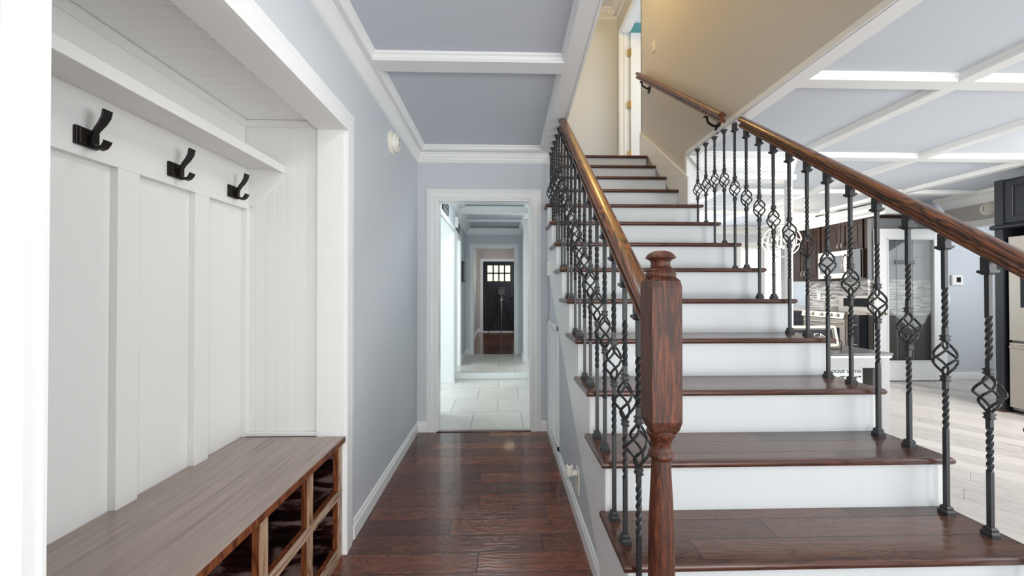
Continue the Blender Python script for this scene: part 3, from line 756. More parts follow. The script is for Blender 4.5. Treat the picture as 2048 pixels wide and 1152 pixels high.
ME_T, ME_TF = keep(top_shoe_mesh(False), 'top_shoe'), keep(top_shoe_mesh(True), 'top_shoe_flat')


def bar_mesh(H, zb):
    """square bar with a twisted length above and below the basket (gap left for the basket)"""
    h = 0.0064; b = bmesh.new()
    def run(levels):
        prev = None
        for z, an in levels:
            ring = [b.verts.new((h * 1.414 * math.cos(an + PI / 4 + q * PI / 2), h * 1.414 * math.sin(an + PI / 4 + q * PI / 2), z)) for q in range(4)]
            if prev:
                for q in range(4): b.faces.new((prev[q], prev[(q + 1) % 4], ring[(q + 1) % 4], ring[q]))
            else: b.faces.new(ring[::-1])
            prev = ring
        b.faces.new(prev)
    def lv(z0, z1, t0, t1):
        out = [(z0, 0.0)]
        t0, t1 = max(t0, z0 + 0.004), min(t1, z1 - 0.004)
        if t1 - t0 > 0.03:
            n = 26; tw = 2 * PI * 1.5 * (t1 - t0) / 0.15
            tw = round(tw / (PI / 2)) * PI / 2
            out += [(t0 + (t1 - t0) * i / n, tw * i / n) for i in range(n + 1)]
            out.append((z1, tw))
        else: out.append((z1, 0.0))
        return out
    run(lv(0.0, zb - 0.058, zb - 0.262, zb - 0.112)); run(lv(zb + 0.058, H, zb + 0.112, zb + 0.262))
    bmesh.ops.recalc_face_normals(b, faces=b.faces)
    me = bpy.data.meshes.new('baluster'); b.to_mesh(me); b.free(); me.materials.append(M['iron']); return me


def baluster(parent, x, y, z0, H, zb, flat_top):
    o = bpy.data.objects.new('baluster', bar_mesh(H, zb)); COL.objects.link(o); o.parent = parent
    o.location = Vector((x, y, z0)) - parent.location
    def sub(n, me, z, rz=0.0):
        c = bpy.data.objects.new(n, me); COL.objects.link(c); c.parent = o; c.location = (0, 0, z); c.rotation_euler = (0, 0, rz)
    sub('basket', ME_B, zb, random.uniform(-0.25, 0.25)); sub('collar', ME_C, zb + 0.075); sub('collar', ME_C, zb - 0.075)
    sub('base_shoe', ME_S, 0); sub('top_shoe', ME_TF if flat_top else ME_T, H)
    return o


def newel(parent, x, y, z0):
    h = 0.0382
    m = MB(); zb0, zb1 = 0.868, 1.241
    b = bmesh.new(); rings = []
    for z, k in ((zb0 - 0.012, 0.66), (zb0, 0.86), (zb0 + 0.022, 1.0), (zb1 - 0.022, 1.0), (zb1 - 0.006, 0.93), (zb1 + 0.004, 0.72)):
        rings.append([b.verts.new((x + sx * h * k, y + sy * h * k, z)) for sx, sy in ((-1, -1), (1, -1), (1, 1), (-1, 1))])
    for a, c in zip(rings, rings[1:]):
        for i in range(4): b.faces.new((a[i], a[(i + 1) % 4], c[(i + 1) % 4], c[i]))
    b.faces.new(rings[0][::-1]); b.faces.new(rings[-1]); m.add(b)
    n = m.done('newel_post', 'newel', parent, bevel=0.0025, origin=(x, y, z0))
    def ch(mb, nm):
        o = mb.done(nm, 'newel', None); o.parent = n; o.location = (0, 0, 0); return o
    cz = [(0.028, 1.240), (0.034, 1.243), (0.0365, 1.247), (0.0372, 1.252), (0.0345, 1.2565), (0.0335, 1.259), (0.0355, 1.262), (0.033, 1.2655), (0.027, 1.268), (0.0235, 1.274), (0.0228, 1.280), (0.025, 1.286), (0.030, 1.290), (0.0365, 1.2925), (0.0352, 1.2965), (0.031, 1.3025), (0.024, 1.3075), (0.014, 1.311), (0.002, 1.312)]
    cap = MB().lathe([(r, z - z0) for r, z in cz], (0, 0, 0), 36)
    ch(cap, 'finial')
    T = lambda z: z - z0
    pr = [(0.03, 0.194), (0.03, 0.26), (0.034, 0.275), (0.034, 0.29), (0.029, 0.30), (0.031, 0.36), (0.032, 0.45), (0.032, 0.55), (0.0305, 0.62), (0.0275, 0.69), (0.0245, 0.75), (0.023, 0.788), (0.0285, 0.792), (0.0312, 0.798), (0.0312, 0.804), (0.0265, 0.810), (0.0235, 0.815), (0.0235, 0.822), (0.0258, 0.834), (0.031, 0.846), (0.035, 0.851), (0.0358, 0.856), (0.0315, 0.861), (0.0315, 0.864), (0.024, 0.870)]
    ch(MB().lathe([(r, T(z)) for r, z in pr], (0, 0, 0), 32), 'turned_shaft')
    return n


BY0, BD = 1.105, 0.1256
def zn(y): return ZK(0) + (y - YK(0)) * SL     # nosing line
def step_of(y):
    k = int(math.floor((y - YK(0)) / 0.2511 + 1e-6)); return k

# hall side
rl = thing('stair_railing', 'stair railing on the hallway side with oak handrail and square newel post', 'railing', (0.41, 1.1, 0.194), 'stair railings')
LRH = 0.881
XLB = 0.402
newel(rl, 0.401, 0.945, 0.194)
ya, yb = 0.975, 2.60
rail('handrail', 0.4015, ya, zn(ya) + LRH - 0.035, yb, zn(yb) + LRH - 0.035, rl).rotation_euler.z = -math.atan(0.009) / math.cos(math.atan(SL))
for j in range(0, 19):
    y = BY0 + BD * j; k = step_of(y); z0 = ZK(k)
    x = XLB + (y - 1.1) * 0.009
    under = zn(y) + LRH - 0.035 - 0.034 / math.cos(math.atan(SL)) - 0.002
    flat = under > ZS - 0.012
    top = ZS if flat else under
    zb = min(0.852 + SL * (y - 1.23), 2.06)
    baluster(rl, x, y, z0, top - z0, zb - z0, flat)
# kitchen side
rr = thing('stair_railing', 'stair railing on the kitchen side, its oak handrail rising under the coffered ceiling', 'railing', (1.64, 1.1, 0.194), 'stair railings')
RRH = 0.925
ya, yb = 0.975, 2.53
rail('handrail', 1.64, ya, zn(ya) + RRH - 0.035, yb, zn(yb) + RRH - 0.035, rr)
for j in range(0, 17):
    y = BY0 + BD * j; k = step_of(y); z0 = ZK(k)
    under = zn(y) + RRH - 0.035 - 0.034 / math.cos(math.atan(SL)) - 0.002
    flat = under > ZS - 0.012
    top = ZS if flat else under
    zb = min(0.864 + SL * (y - 1.23), 2.06)
    baluster(rr, 1.64, y, z0, top - z0, zb - z0, flat)
newel(rr, 1.64, 0.945, 0.194)
# wall-mounted rail upstairs
wr = thing('wall_handrail', 'short stained oak handrail on dark brackets on the upper stair wall', 'handrail', (1.545, 2.6, 2.42))
rail('rail', 1.545, 2.60, 2.425, 4.24, 3.665, wr)
for y in (2.80, 4.12):
    z = 2.425 + (y - 2.6) * (3.665 - 2.425) / 1.64
    MB().tube([(1.545, y, z - 0.04), (1.545, y, z - 0.06), (1.555, y, z - 0.095), (1.585, y, z - 0.115), (1.622, y, z - 0.125)], 0.0085, 8).lathe([(0.044, 0), (0.044, -0.004), (0.02, -0.012)], (1.63, y, z - 0.135), 24, 'X').box(1.53, 1.56, y - 0.03, y + 0.03, z - 0.046, z - 0.040).done('bracket', 'bronze', wr)

# ================================================================== NOOK
sh = thing('coat_shelf', 'white shelf with corner bracket above the coat hooks in the nook', 'shelf', (-1.1, 1.18, 1.77))
MB().box(-1.19, -1.012, 0.586, 1.78, 1.770, 1.790, 0.002).box(-1.018, -1.008, 0.586, 1.78, 1.755, 1.792, 0.002).done('shelf_board', 'nook', sh)
MB().prism([(-1.17, 1.77), (-1.018, 1.77), (-1.018, 1.745), (-1.15, 1.60), (-1.17, 1.60)], 'Y', 1.765, 1.78).done('bracket', 'nook', sh)


def hook(y, label):
    z = 1.638
    XP = -1.166
    h = thing('coat_hook', label, 'hook', (XP, y, z), 'coat hooks')
    m = MB()
    m.box(XP - 0.0005, XP + 0.010, y - 0.03, y + 0.03, z - 0.026, z + 0.026, 0.003).box(XP + 0.008, XP + 0.016, y - 0.026, y + 0.026, z - 0.022, z + 0.022, 0.003)
    m.done('mounting_plate', 'bronze', h)
    def strap(pts, w):
        b = bmesh.new(); rings = []
        for i, (x, zz) in enumerate(pts):
            a = pts[max(i - 1, 0)]; c = pts[min(i + 1, len(pts) - 1)]
            d = Vector((c[0] - a[0], c[1] - a[1])).normalized(); n = Vector((-d.y, d.x))
            t = 0.0045; ww = w[i]
            rings.append([b.verts.new((x + n.x * s1 * t, y + s2 * ww, zz + n.y * s1 * t)) for s1, s2 in ((-1, -1), (1, -0.8), (1, 0.8), (-1, 1))])
        for p, q in zip(rings, rings[1:]):
            for i in range(4): b.faces.new((p[i], p[(i + 1) % 4], q[(i + 1) % 4], q[i]))
        b.faces.new(rings[0][::-1]); b.faces.new(rings[-1])
        bmesh.ops.recalc_face_normals(b, faces=b.faces)
        mm = MB(); mm.add(b); return mm
    up = strap([(XP + a, z + c) for a, c in ((0.014, -0.022), (0.021, -0.012), (0.024, 0.0), (0.026, 0.010), (0.034, 0.024), (0.047, 0.040), (0.057, 0.058), (0.061, 0.078))], [0.006, 0.0065, 0.007, 0.0065, 0.0075, 0.0095, 0.011, 0.0118])
    up.done('upper_prong', 'bronze', h, smooth=True)
    lo = strap([(XP + a, z + c) for a, c in ((0.012, 0.008), (0.019, -0.006), (0.024, -0.018), (0.032, -0.027), (0.043, -0.030), (0.053, -0.026), (0.060, -0.016), (0.063, -0.008))], [0.007, 0.007, 0.0072, 0.0075, 0.008, 0.0085, 0.009, 0.0095])
    lo.done('lower_prong', 'bronze', h, smooth=True)
hook(1.0825, 'dark bronze double coat hook nearest the camera, the largest of the three')
hook(1.371, 'dark bronze double coat hook in the middle of the row of three')
hook(1.66, 'dark bronze double coat hook nearest the far beadboard end of the nook')

bn = thing('locker_bench', 'stained wood bench with open cubbies built into the white nook', 'bench', (-0.95, 1.18, 0))
MB().box(-1.19, -0.718, 0.586, 1.752, 0.521, 0.545).done('bench_top', 'benchtop', bn, bevel=0.002)
MB().box(-0.718, -0.7155, 0.586, 1.752, 0.521, 0.5435).done('front_edge', 'frameD', bn)
STY = ((0.605, 0.643), (0.886, 0.924), (1.167, 1.205), (1.448, 1.486), (1.715, 1.752))
for y0, y1 in STY:
    MB().box(-0.734, -0.730, y0, y1, 0.0, 0.520).done('face_frame_upright', 'frameZ', bn)
    MB().box(-0.756, -0.734, y0 + 0.001, y1 - 0.001, 0.0, 0.5205).done('upright_edge', 'frameD', bn)
for z0, z1 in ((0.278, 0.316), (0.0, 0.06)):
    MB().box(-0.7345, -0.7295, 0.605, 1.752, z0, z1).done('face_frame_rail', 'frameY', bn)
    MB().box(-0.7565, -0.7345, 0.605, 1.752, z0 + 0.001, z1 - 0.001).done('rail_edge', 'frameD', bn)
MB().box(-0.755, -0.7305, 0.605, 1.752, 0.505, 0.520).done('top_rail', 'frameD', bn)
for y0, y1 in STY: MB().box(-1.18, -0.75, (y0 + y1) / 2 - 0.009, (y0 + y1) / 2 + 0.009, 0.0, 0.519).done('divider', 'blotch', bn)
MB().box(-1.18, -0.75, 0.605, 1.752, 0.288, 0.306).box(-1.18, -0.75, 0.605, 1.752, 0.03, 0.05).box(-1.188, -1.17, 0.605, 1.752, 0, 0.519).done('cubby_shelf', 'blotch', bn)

# ================================================================== SMALL WALL THINGS
def smoke(name, label, c, axis, r):
    o = thing(name, label, 'smoke detector', c)
    k = r / 0.074
    sgn = 1 if axis == 1 else -1
    b = MB().lathe([(0.074 * k, 0), (0.074 * k, 0.010), (0.070 * k, 0.014), (0.066 * k, 0.015)], c, 40, 'X'); b2 = MB().lathe([(0.060 * k, 0.012), (0.060 * k, 0.032), (0.050 * k, 0.044), (0.036 * k, 0.046), (0.033 * k, 0.054), (0.001, 0.055)], c, 40, 'X')
    p = [b.done('base_ring', 'cream', o), b2.done('cover', 'cream', o)]
    if axis < 0:
        for q in p:
            q.rotation_euler = (0, 0, 0); q.data.transform(Matrix.Translation(Vector(c)) @ Matrix.Rotation(PI, 4, 'Z') @ Matrix.Translation(-Vector(c)))
    s = MB()
    x = c[0] + sgn * 0.0535
    for dz, a in ((0.018, 0.0), (-0.012, 0.35)): s.box(x - 0.002, x + 0.002, c[1] - 0.004, c[1] + 0.004, c[2] + dz - 0.012, c[2] + dz + 0.012)
    for dz in (0.045, -0.045): s.box(c[0] + sgn * 0.040 - 0.003, c[0] + sgn * 0.040 + 0.003, c[1] - 0.014, c[1] - 0.008, c[2] + dz * k - 0.004, c[2] + dz * k + 0.004)
    s.done('slots', 'darkhole', o)
    return o
smoke('smoke_detector', 'round cream smoke detector high on the grey hallway wall', (XL, 2.50, 2.185), 1, 0.078)
smoke('smoke_detector', 'round white detector above the doorway beside the black refrigerator cabinet', (5.99, 4.49, 2.222), -1, 0.075)


def plate(name, label, cat, face, y, z, w, h, n, extra=None, mat='whiteplastic', group=None):
    o = thing(name, label, cat, (face, y, z), group)
    MB().box(min(face, face + n * 0.006), max(face, face + n * 0.006), y - w / 2, y + w / 2, z - h / 2, z + h / 2, 0.0015).done('plate', mat, o)
    if extra == 'toggle': MB().box(min(face + n * .005, face + n * .016), max(face + n * .005, face + n * .016), y - 0.005, y + 0.005, z - 0.004, z + 0.014, 0.001).done('toggle', mat, o)
    return o
plate('light_switch', 'single light switch plate on the upper stair wall above the short rail', 'switch', XR, 3.99, 3.84, 0.075, 0.12, -1, 'toggle', 'cream')
plate('outlet_plate', 'white outlet plate low on the hallway stair wall', 'outlet', XS, 1.985, 0.215, 0.075, 0.125, -1, None, 'cream')
nl = thing('night_light', 'small cream night light plugged into the low hallway outlet', 'night light', (XS - 0.006, 1.985, 0.245))
cx, cy, cz = XS - 0.045, 1.985, 0.24
MB().lathe([(0.017, 0), (0.019, 0.004), (0.019, 0.034), (0.0175, 0.038), (0.0195, 0.041), (0.0195, 0.05), (0.017, 0.054), (0.002, 0.055)], (cx, cy, cz), 24).lathe([(0.016, 0), (0.016, 0.030)], (XS - 0.037, cy, cz + 0.012), 18, 'X').done('body', 'cream', nl)
MB().lathe([(0.008, -0.026), (0.014, -0.020), (0.0165, -0.008), (0.0165, 0.002)], (cx, cy, cz), 20).done('lens', M['clear'], nl)
MB().box(cx - 0.006, cx + 0.006, cy - 0.004, cy + 0.004, cz + 0.054, cz + 0.0565).done('sensor_slot', 'darkhole', nl)
# return-air grille
vg = thing('return_air_grille', 'tall white louvred return air grille on the hallway stair wall', 'vent', (XS, 2.93, 0.5))
vy0, vy1, vz0, vz1 = 2.62, 3.235, 0.095, 0.965
fr = MB()
for q in ((vy0, vy0 + 0.035, vz0, vz1), (vy1 - 0.035, vy1, vz0, vz1), (vy0, vy1, vz0, vz0 + 0.035), (vy0, vy1, vz1 - 0.035, vz1)): fr.box(XS - 0.016, XS, q[0], q[1], q[2], q[3], 0.003)
fr.done('frame', 'white', vg)
lv = MB(); z = vz0 + 0.045
while z < vz1 - 0.04:
    lv.prism([(XS - 0.013, z - 0.007), (XS - 0.0115, z - 0.0085), (XS - 0.002, z + 0.003), (XS - 0.0035, z + 0.0045)], 'Y', vy0 + 0.03, vy1 - 0.03); z += 0.0165
for y in (2.75, 2.93, 3.11): lv.box(XS - 0.0125, XS - 0.004, y - 0.003, y + 0.003, vz0 + 0.03, vz1 - 0.03)
lv.done('louvres', 'white', vg)
MB().box(XS - 0.0025, XS - 0.0005, vy0 + 0.02, vy1 - 0.02, vz0 + 0.02, vz1 - 0.02).done('backing', 'greypaint', vg)
# wall box above the grille
wb = thing('wall_box', 'small white wall box above the return grille beside the far doorway', 'wall box', (XS, 3.05, 1.38))
MB().box(XS - 0.03, XS, 2.98, 3.10, 1.33, 1.45, 0.006).done('housing', 'whiteplastic', wb); MB().box(XS - 0.034, XS - 0.029, 3.0, 3.08, 1.37, 1.43, 0.003).done('face_plate', 'cream', wb)

# far hall things
def sign(name, label, y, z, w, h):
    o = thing(name, label, 'sign', (FX, y, z), 'plaques above the side openings')
    MB().box(FX, FX + 0.012, y - w / 2, y + w / 2, z - h / 2, z + h / 2).done('plaque', 'black', o)
    b = MB()
    for q in range(2): b.box(FX + 0.012, FX + 0.0135, y - w * 0.36, y + w * 0.36, z + 0.022 - q * 0.05 - 0.008, z + 0.022 - q * 0.05 + 0.004)
    for q in ((y - w / 2, y - w / 2 + 0.008, z - h / 2, z + h / 2), (y + w / 2 - 0.008, y + w / 2, z - h / 2, z + h / 2), (y - w / 2, y + w / 2, z - h / 2, z - h / 2 + 0.008), (y - w / 2, y + w / 2, z + h / 2 - 0.008, z + h / 2)): b.box(FX + 0.010, FX + 0.016, *q)
    b.done('border', 'greypaint', o)
sign('wall_plaque', 'dark plaque over the nearer opening on the left of the tiled hall', 4.25, 2.155, 0.42, 0.13)
sign('wall_plaque', 'dark plaque over the farther opening, past the step', 5.42, 2.13, 0.36, 0.12)
ch = thing('door_chime', 'white chime box on the wall between the two dark plaques', 'chime', (FX, 5.13, 2.14))
MB().box(FX, FX + 0.045, 5.08, 5.17, 2.07, 2.21, 0.006).done('housing', 'whiteplastic', ch)
pf = thing('picture_frame', 'small dark framed picture on the blue-grey wall before the second doorway', 'picture', (FX, 6.1, 1.52))
MB().box(FX, FX + 0.035, 5.95, 6.27, 1.36, 1.68, 0.003).done('frame', 'black', pf); MB().box(FX + 0.034, FX + 0.037, 5.98, 6.24, 1.39, 1.65).done('print', 'greypaint', pf)
ls = thing('light_switch', 'white switch plate on the dining wall seen past the far hall corner', 'switch', (0.50, 7.2, 1.2))
MB().box(0.46, 0.54, 7.192, 7.2, 1.14, 1.26, 0.002).done('plate', 'whiteplastic', ls); MB().box(0.49, 0.51, 7.186, 7.194, 1.18, 1.22).done('rocker', 'cream', ls)
# tripod
tp = thing('tripod', 'black and silver tripod standing in front of the black front door', 'tripod', (-0.01, 9.95, 0.083))
for nm, e in (('leg', (-0.37, 10.15)), ('leg', (0.31, 10.15)), ('leg', (-0.02, 9.56))):
    MB().tube([(-0.01 + 0.03 * (1 if e[0] > 0 else -1), 9.95, 0.98), ((e[0] - 0.01) / 2, (e[1] + 9.95) / 2, 0.53), (e[0], e[1], 0.09)], [0.017, 0.014, 0.009], 8).done(nm, 'black', tp)
MB().tube([(-0.01, 9.95, 0.45), (-0.01, 9.95, 1.10)], 0.014, 10).lathe([(0.035, 0.93), (0.045, 0.96), (0.045, 1.01), (0.02, 1.03)], (-0.01, 9.95, 0), 16).done('centre_column', 'steel', tp)
cm = thing('scan_camera', 'black box camera mounted on the tripod before the front door', 'camera', (-0.01, 9.95, 1.10))
MB().box(-0.10, 0.08, 9.88, 10.02, 1.10, 1.26, 0.01).box(-0.13, 0.11, 9.87, 10.03, 1.27, 1.31, 0.008).box(-0.08, 0.06, 9.9, 10.0, 1.25, 1.28).done('housing', 'black', cm)
MB().box(0.02, 0.07, 9.874, 9.882, 1.285, 1.30).done('display', 'display', cm)
fl = thing('ceiling_light', 'round flush ceiling lamp in the foyer before the front door', 'ceiling light', (0.2, 8.6, 2.36))
MB().lathe([(0.17, 0), (0.17, -0.03), (0.16, -0.035)], (0.2, 8.6, 2.36), 32).done('base', 'nickel', fl); MB().lathe([(0.16, -0.03), (0.15, -0.07), (0.10, -0.11), (0.01, -0.125)], (0.2, 8.6, 2.36), 32).done('diffuser', 'ceillamp', fl)

# ================================================================== KITCHEN SIDE
# upper cabinets, base cabinets
def shaker(b, x, y0, y1, z0, z1, n=-1):
    """raised frame door on a plane facing -X"""
    w = 0.06
    for q in ((y0, y0 + w, z0, z1), (y1 - w, y1, z0, z1), (y0 + w, y1 - w, z0, z0 + w), (y0 + w, y1 - w, z1 - w, z1)): b.box(x - 0.02, x, q[0], q[1], q[2], q[3], 0.003)
    b.box(x - 0.009, x, y0 + w, y1 - w, z0 + w, z1 - w)
    if z1 - z0 > 0.25: b.box(x - 0.015, x, y0 + w + 0.025, y1 - w - 0.025, z0 + w + 0.025, z1 - w - 0.025, 0.005)
def pull(p, x, y, z, L=0.10, vert=True):
    pts = [(x, y, z - L / 2), (x - 0.025, y, z - L / 4), (x - 0.03, y, z), (x - 0.025, y, z + L / 4), (x, y, z + L / 2)] if vert else [(x, y - L / 2, z), (x - 0.025, y - L / 4, z), (x - 0.03, y, z), (x - 0.025, y + L / 4, z), (x, y + L / 2, z)]
    o = MB().tube(pts, 0.006, 8).done('handle', 'nickel', None); o.parent = p; o.location = (0, 0, 0); return o
UX = 5.22
def upper(label, y0, y1, z0, z1, doors, hz=None):
    o = thing('wall_cabinet', label, 'cabinet', (5.4, (y0 + y1) / 2, z0), 'dark kitchen wall cabinets')
    MB().box(UX, 5.537, y0, y1, z0, z1).done('carcass', 'espresso', o)
    n = doors; w = (y1 - y0) / n
    for i in range(n):
        a, c = y0 + i * w + 0.004, y0 + (i + 1) * w - 0.004
        b = MB(); shaker(b, UX - 0.001, a, c, z0 + 0.004, z1 - 0.004); d = b.done('cabinet_door', 'espresso', o)
        if hz is not None: pull(d, UX - 0.021, (c - 0.03) if (i == 0 and n > 1) else a + 0.03, hz)
    return o
upper('tall dark cabinet pair on the kitchen wall, farther than the microwave', 6.03, 6.70, 1.38, 2.26, 2, 1.50)
upper('short dark cabinet pair mounted over the microwave', 5.30, 6.01, 1.83, 2.26, 2, 1.90)
upper('narrow dark cabinet beside the microwave, partly behind the white glass door', 5.06, 5.28, 1.38, 2.26, 1, 1.50)
struct(MB().sweep([(0, 0), (0.10, 0), (0.10, -0.02), (0.075, -0.045), (0.055, -0.09), (0.02, -0.12), (0.012, -0.15), (0, -0.15)], (UX - 0.015, 4.97, ZS + 0.01), (UX - 0.015, 7.2, ZS + 0.01), (-1, 0, 0)).box(UX - 0.015, 5.55, 4.97, 6.72, 2.258, ZS).done('trim_28', 'white'))
mw = thing('microwave', 'stainless microwave mounted under the short dark cabinet over the range', 'microwave', (5.35, 5.65, 1.40))
MB().box(5.17, 5.537, 5.28, 6.02, 1.40, 1.825, 0.004).done('case', 'steel', mw)
d = MB().box(5.15, 5.172, 5.50, 6.015, 1.405, 1.82, 0.003).done('oven_door', 'steel', mw); c = MB().box(5.146, 5.152, 5.58, 5.97, 1.48, 1.75).done('window', 'dglass', d); c.location = (0, 0, 0)
MB().tube([(5.15, 5.53, 1.46), (5.115, 5.53, 1.50), (5.105, 5.53, 1.61), (5.115, 5.53, 1.72), (5.15, 5.53, 1.76)], 0.012, 10).done('handle', 'steel', mw)
MB().box(5.148, 5.17, 5.285, 5.49, 1.405, 1.82).done('control_panel', 'dglass', mw)
# range
rg = thing('kitchen_range', 'stainless range with front knobs standing below the microwave', 'range', (5.2, 5.62, 0))
MB().box(4.90, 5.54, 5.24, 5.99, 0.02, 0.90, 0.004).done('body', 'steel', rg)
MB().box(4.905, 5.50, 5.245, 5.985, 0.898, 0.915).done('cooktop', 'dglass', rg)
MB().box(5.46, 5.536, 5.24, 5.99, 0.90, 1.14, 0.006).done('backguard', 'steel', rg)
MB().box(5.452, 5.462, 5.34, 5.89, 0.97, 1.10).done('display_panel', 'dglass', rg)
MB().prism([(4.90, 0.915), (4.865, 0.90), (4.845, 0.815), (4.90, 0.805)], 'Y', 5.24, 5.99).done('control_strip', 'steel', rg)
for y in (5.34, 5.45, 5.615, 5.78, 5.89): MB().lathe([(0.024, 0), (0.022, -0.022), (0.015, -0.026)], (4.858, y, 0.86), 16, 'X').done('knob', 'nickel', rg)
d = MB().box(4.872, 4.905, 5.25, 5.98, 0.27, 0.80, 0.004).done('oven_door', 'steel', rg); c = MB().box(4.868, 4.874, 5.33, 5.90, 0.35, 0.68).done('window', 'dglass', d); c.location = (0, 0, 0)
c = MB().tube([(4.872, 5.29, 0.75), (4.835, 5.31, 0.75), (4.83, 5.615, 0.75), (4.835, 5.92, 0.75), (4.872, 5.94, 0.75)], 0.012, 10).done('handle', 'steel', d); c.location = (0, 0, 0)
MB().box(4.878, 4.905, 5.25, 5.98, 0.04, 0.255, 0.004).done('drawer', 'steel', rg)
def basecab(label, y0, y1, nd):
    o = thing('base_cabinet', label, 'cabinet', (5.2, (y0 + y1) / 2, 0), 'dark kitchen base cabinets')
    MB().box(4.93, 5.537, y0, y1, 0.10, 0.88).box(4.99, 5.54, y0, y1, 0, 0.10).done('carcass', 'black', o)
    zz = [0.11, 0.33, 0.60, 0.875] if nd == 3 else [0.11, 0.68, 0.875]
    for a, c in zip(zz, zz[1:]):
        b = MB(); shaker(b, 4.929, y0 + 0.006, y1 - 0.006, a + 0.004, c - 0.004); dd = b.done('drawer' if c - a < 0.4 else 'cabinet_door', 'black', o)
        pull(dd, 4.908, (y0 + y1) / 2, (a + c) / 2 if c - a < 0.4 else c - 0.1, vert=c - a >= 0.4)
basecab('dark base cabinet farther than the range', 6.0, 6.70, 2)
basecab('dark base cabinet with drawers nearer than the range, beside the white glass door', 5.06, 5.23, 3)
tag(MB().box(4.90, 5.537, 6.0, 6.72, 0.88, 0.915, 0.004).done('countertop', 'counter'), 'pale countertop over the base cabinet beyond the range', 'countertop')
tag(MB().box(4.90, 5.537, 5.06, 5.235, 0.88, 0.915, 0.004).done('countertop', 'counter'), 'pale countertop strip between the range and the white glass door', 'countertop')
tag(MB().box(5.538, 5.549, 5.06, 6.72, 0.916, 1.379).done('backsplash', 'mosaicY'), 'strip mosaic tile backsplash on the wall behind the range', 'backsplash')
op = thing('outlet_plate', 'white outlet plate on the mosaic backsplash left of the range', 'outlet', (5.538, 6.45, 1.12)); MB().box(5.53, 5.538, 6.41, 6.49, 1.06, 1.18).done('plate', 'whiteplastic', op)
# return run of the kitchen seen through the glass door
rc = thing('cabinet_return', 'dark cabinets and mosaic seen through the glass of the white door', 'cabinet', (5.45, 5.03, 0))
MB().box(5.02, 5.96, 5.00, 5.05, 1.37, 2.2).box(5.02, 5.96, 4.995, 5.001, 1.38, 2.19).done('upper_panel', 'doorup', rc)
MB().box(5.02, 5.96, 5.02, 5.05, 0.90, 1.37).done('mosaic_panel', 'mosaicX', rc)
MB().box(5.02, 5.96, 4.985, 5.05, 0.0, 0.88).done('lower_panel', 'doorlow', rc)
MB().box(5.02, 5.96, 4.98, 5.05, 0.88, 0.91).done('counter_edge', 'counter', rc)
# white glazed door
dr = MB(); x0, x1, y, z0, z1 = 5.01, 5.985, 4.92, 0.012, 2.045
dr.box(x0, x0 + 0.15, y, y + 0.036, z0, z1).box(x1 - 0.17, x1, y, y + 0.036, z0, z1).box(x0 + 0.15, x1 - 0.17, y, y + 0.036, z1 - 0.13, z1).box(x0 + 0.15, x1 - 0.17, y, y + 0.036, z0, z0 + 0.25)
for q in ((x0 + 0.15, x0 + 0.165, z0 + 0.25, z1 - 0.13), (x1 - 0.185, x1 - 0.17, z0 + 0.25, z1 - 0.13), (x0 + 0.15, x1 - 0.17, z0 + 0.25, z0 + 0.265), (x0 + 0.15, x1 - 0.17, z1 - 0.145, z1 - 0.13)): dr.box(q[0], q[1], y - 0.008, y + 0.04, q[2], q[3], 0.003)
do = struct(dr.done('door_3', 'white', bevel=0.002))
MB().box(x0 + 0.15, x1 - 0.17, y + 0.014, y + 0.02, z0 + 0.25, z1 - 0.13).done('pane', 'etched', do)
b = MB()
for q in ((5.30, 5.303), (5.52, 5.523)): b.box(q[0], q[1], y + 0.010, y + 0.014, z0 + 0.25, z1 - 0.13)
for zz in (1.86, 1.66): b.box(x0 + 0.15, x1 - 0.17, y + 0.010, y + 0.014, zz, zz + 0.003)
b.done('etched_line', 'greypaint', do)
b = MB().box(5.28, 5.55, y + 0.009, y + 0.014, 1.60, 1.625).box(5.28, 5.55, y + 0.009, y + 0.014, 1.57, 1.595); b.done('etched_bar', 'black', do)
MB().lathe([(0.026, 0), (0.026, -0.008), (0.011, -0.014), (0.011, -0.035), (0.028, -0.045), (0.030, -0.06), (0.015, -0.07)], (5.07, y, 0.92), 18, 'Y').done('door_knob', 'nickel', do)
# wall controls past the door
th = thing('thermostat', 'white thermostat with dark screen on the grey passage wall', 'thermostat', (6.28, 5.06, 1.36))
MB().box(6.20, 6.36, 5.035, 5.06, 1.29, 1.43, 0.006).done('case', 'whiteplastic', th); MB().box(6.26, 6.32, 5.032, 5.036, 1.33, 1.40).done('screen', 'dglass', th)
s1 = thing('light_switch', 'double switch plate below the thermostat on the passage wall', 'switch', (6.14, 5.06, 1.1)); MB().box(6.08, 6.19, 5.053, 5.06, 1.04, 1.16, 0.002).done('plate', 'whiteplastic', s1); MB().box(6.11, 6.115, 5.045, 5.054, 1.09, 1.11).box(6.155, 6.16, 5.045, 5.054, 1.09, 1.11).done('toggle', 'cream', s1)
# refrigerator with its cabinet
fc = thing('refrigerator_cabinet', 'tall black cabinet surround framing the refrigerator by the passage', 'cabinet', (5.4, 3.2, 0))
MB().box(5.03, 5.89, 3.655, 3.72, 0, 2.33).done('side_panel', 'black', fc); MB().box(5.03, 5.89, 2.68, 2.74, 0, 2.33).done('side_panel', 'black', fc)
MB().box(5.06, 5.89, 2.74, 3.655, 1.86, 2.33).done('upper_box', 'black', fc)
b = MB(); shaker(b, 5.06, 3.2, 3.65, 1.89, 2.31); shaker(b, 5.06, 2.745, 3.195, 1.89, 2.31); b.done('cabinet_door', 'black', fc)
MB().sweep([(0, 0), (0.03, 0.01), (0.03, 0.03), (0.012, 0.045), (0, 0.05)], (5.03, 2.68, 1.83), (5.03, 3.74, 1.83), (-1, 0, 0)).done('moulding', 'black', fc)
MB().box(4.99, 5.05, 3.645, 3.74, 0, 0.02).done('foot_trim', 'nosing', fc)
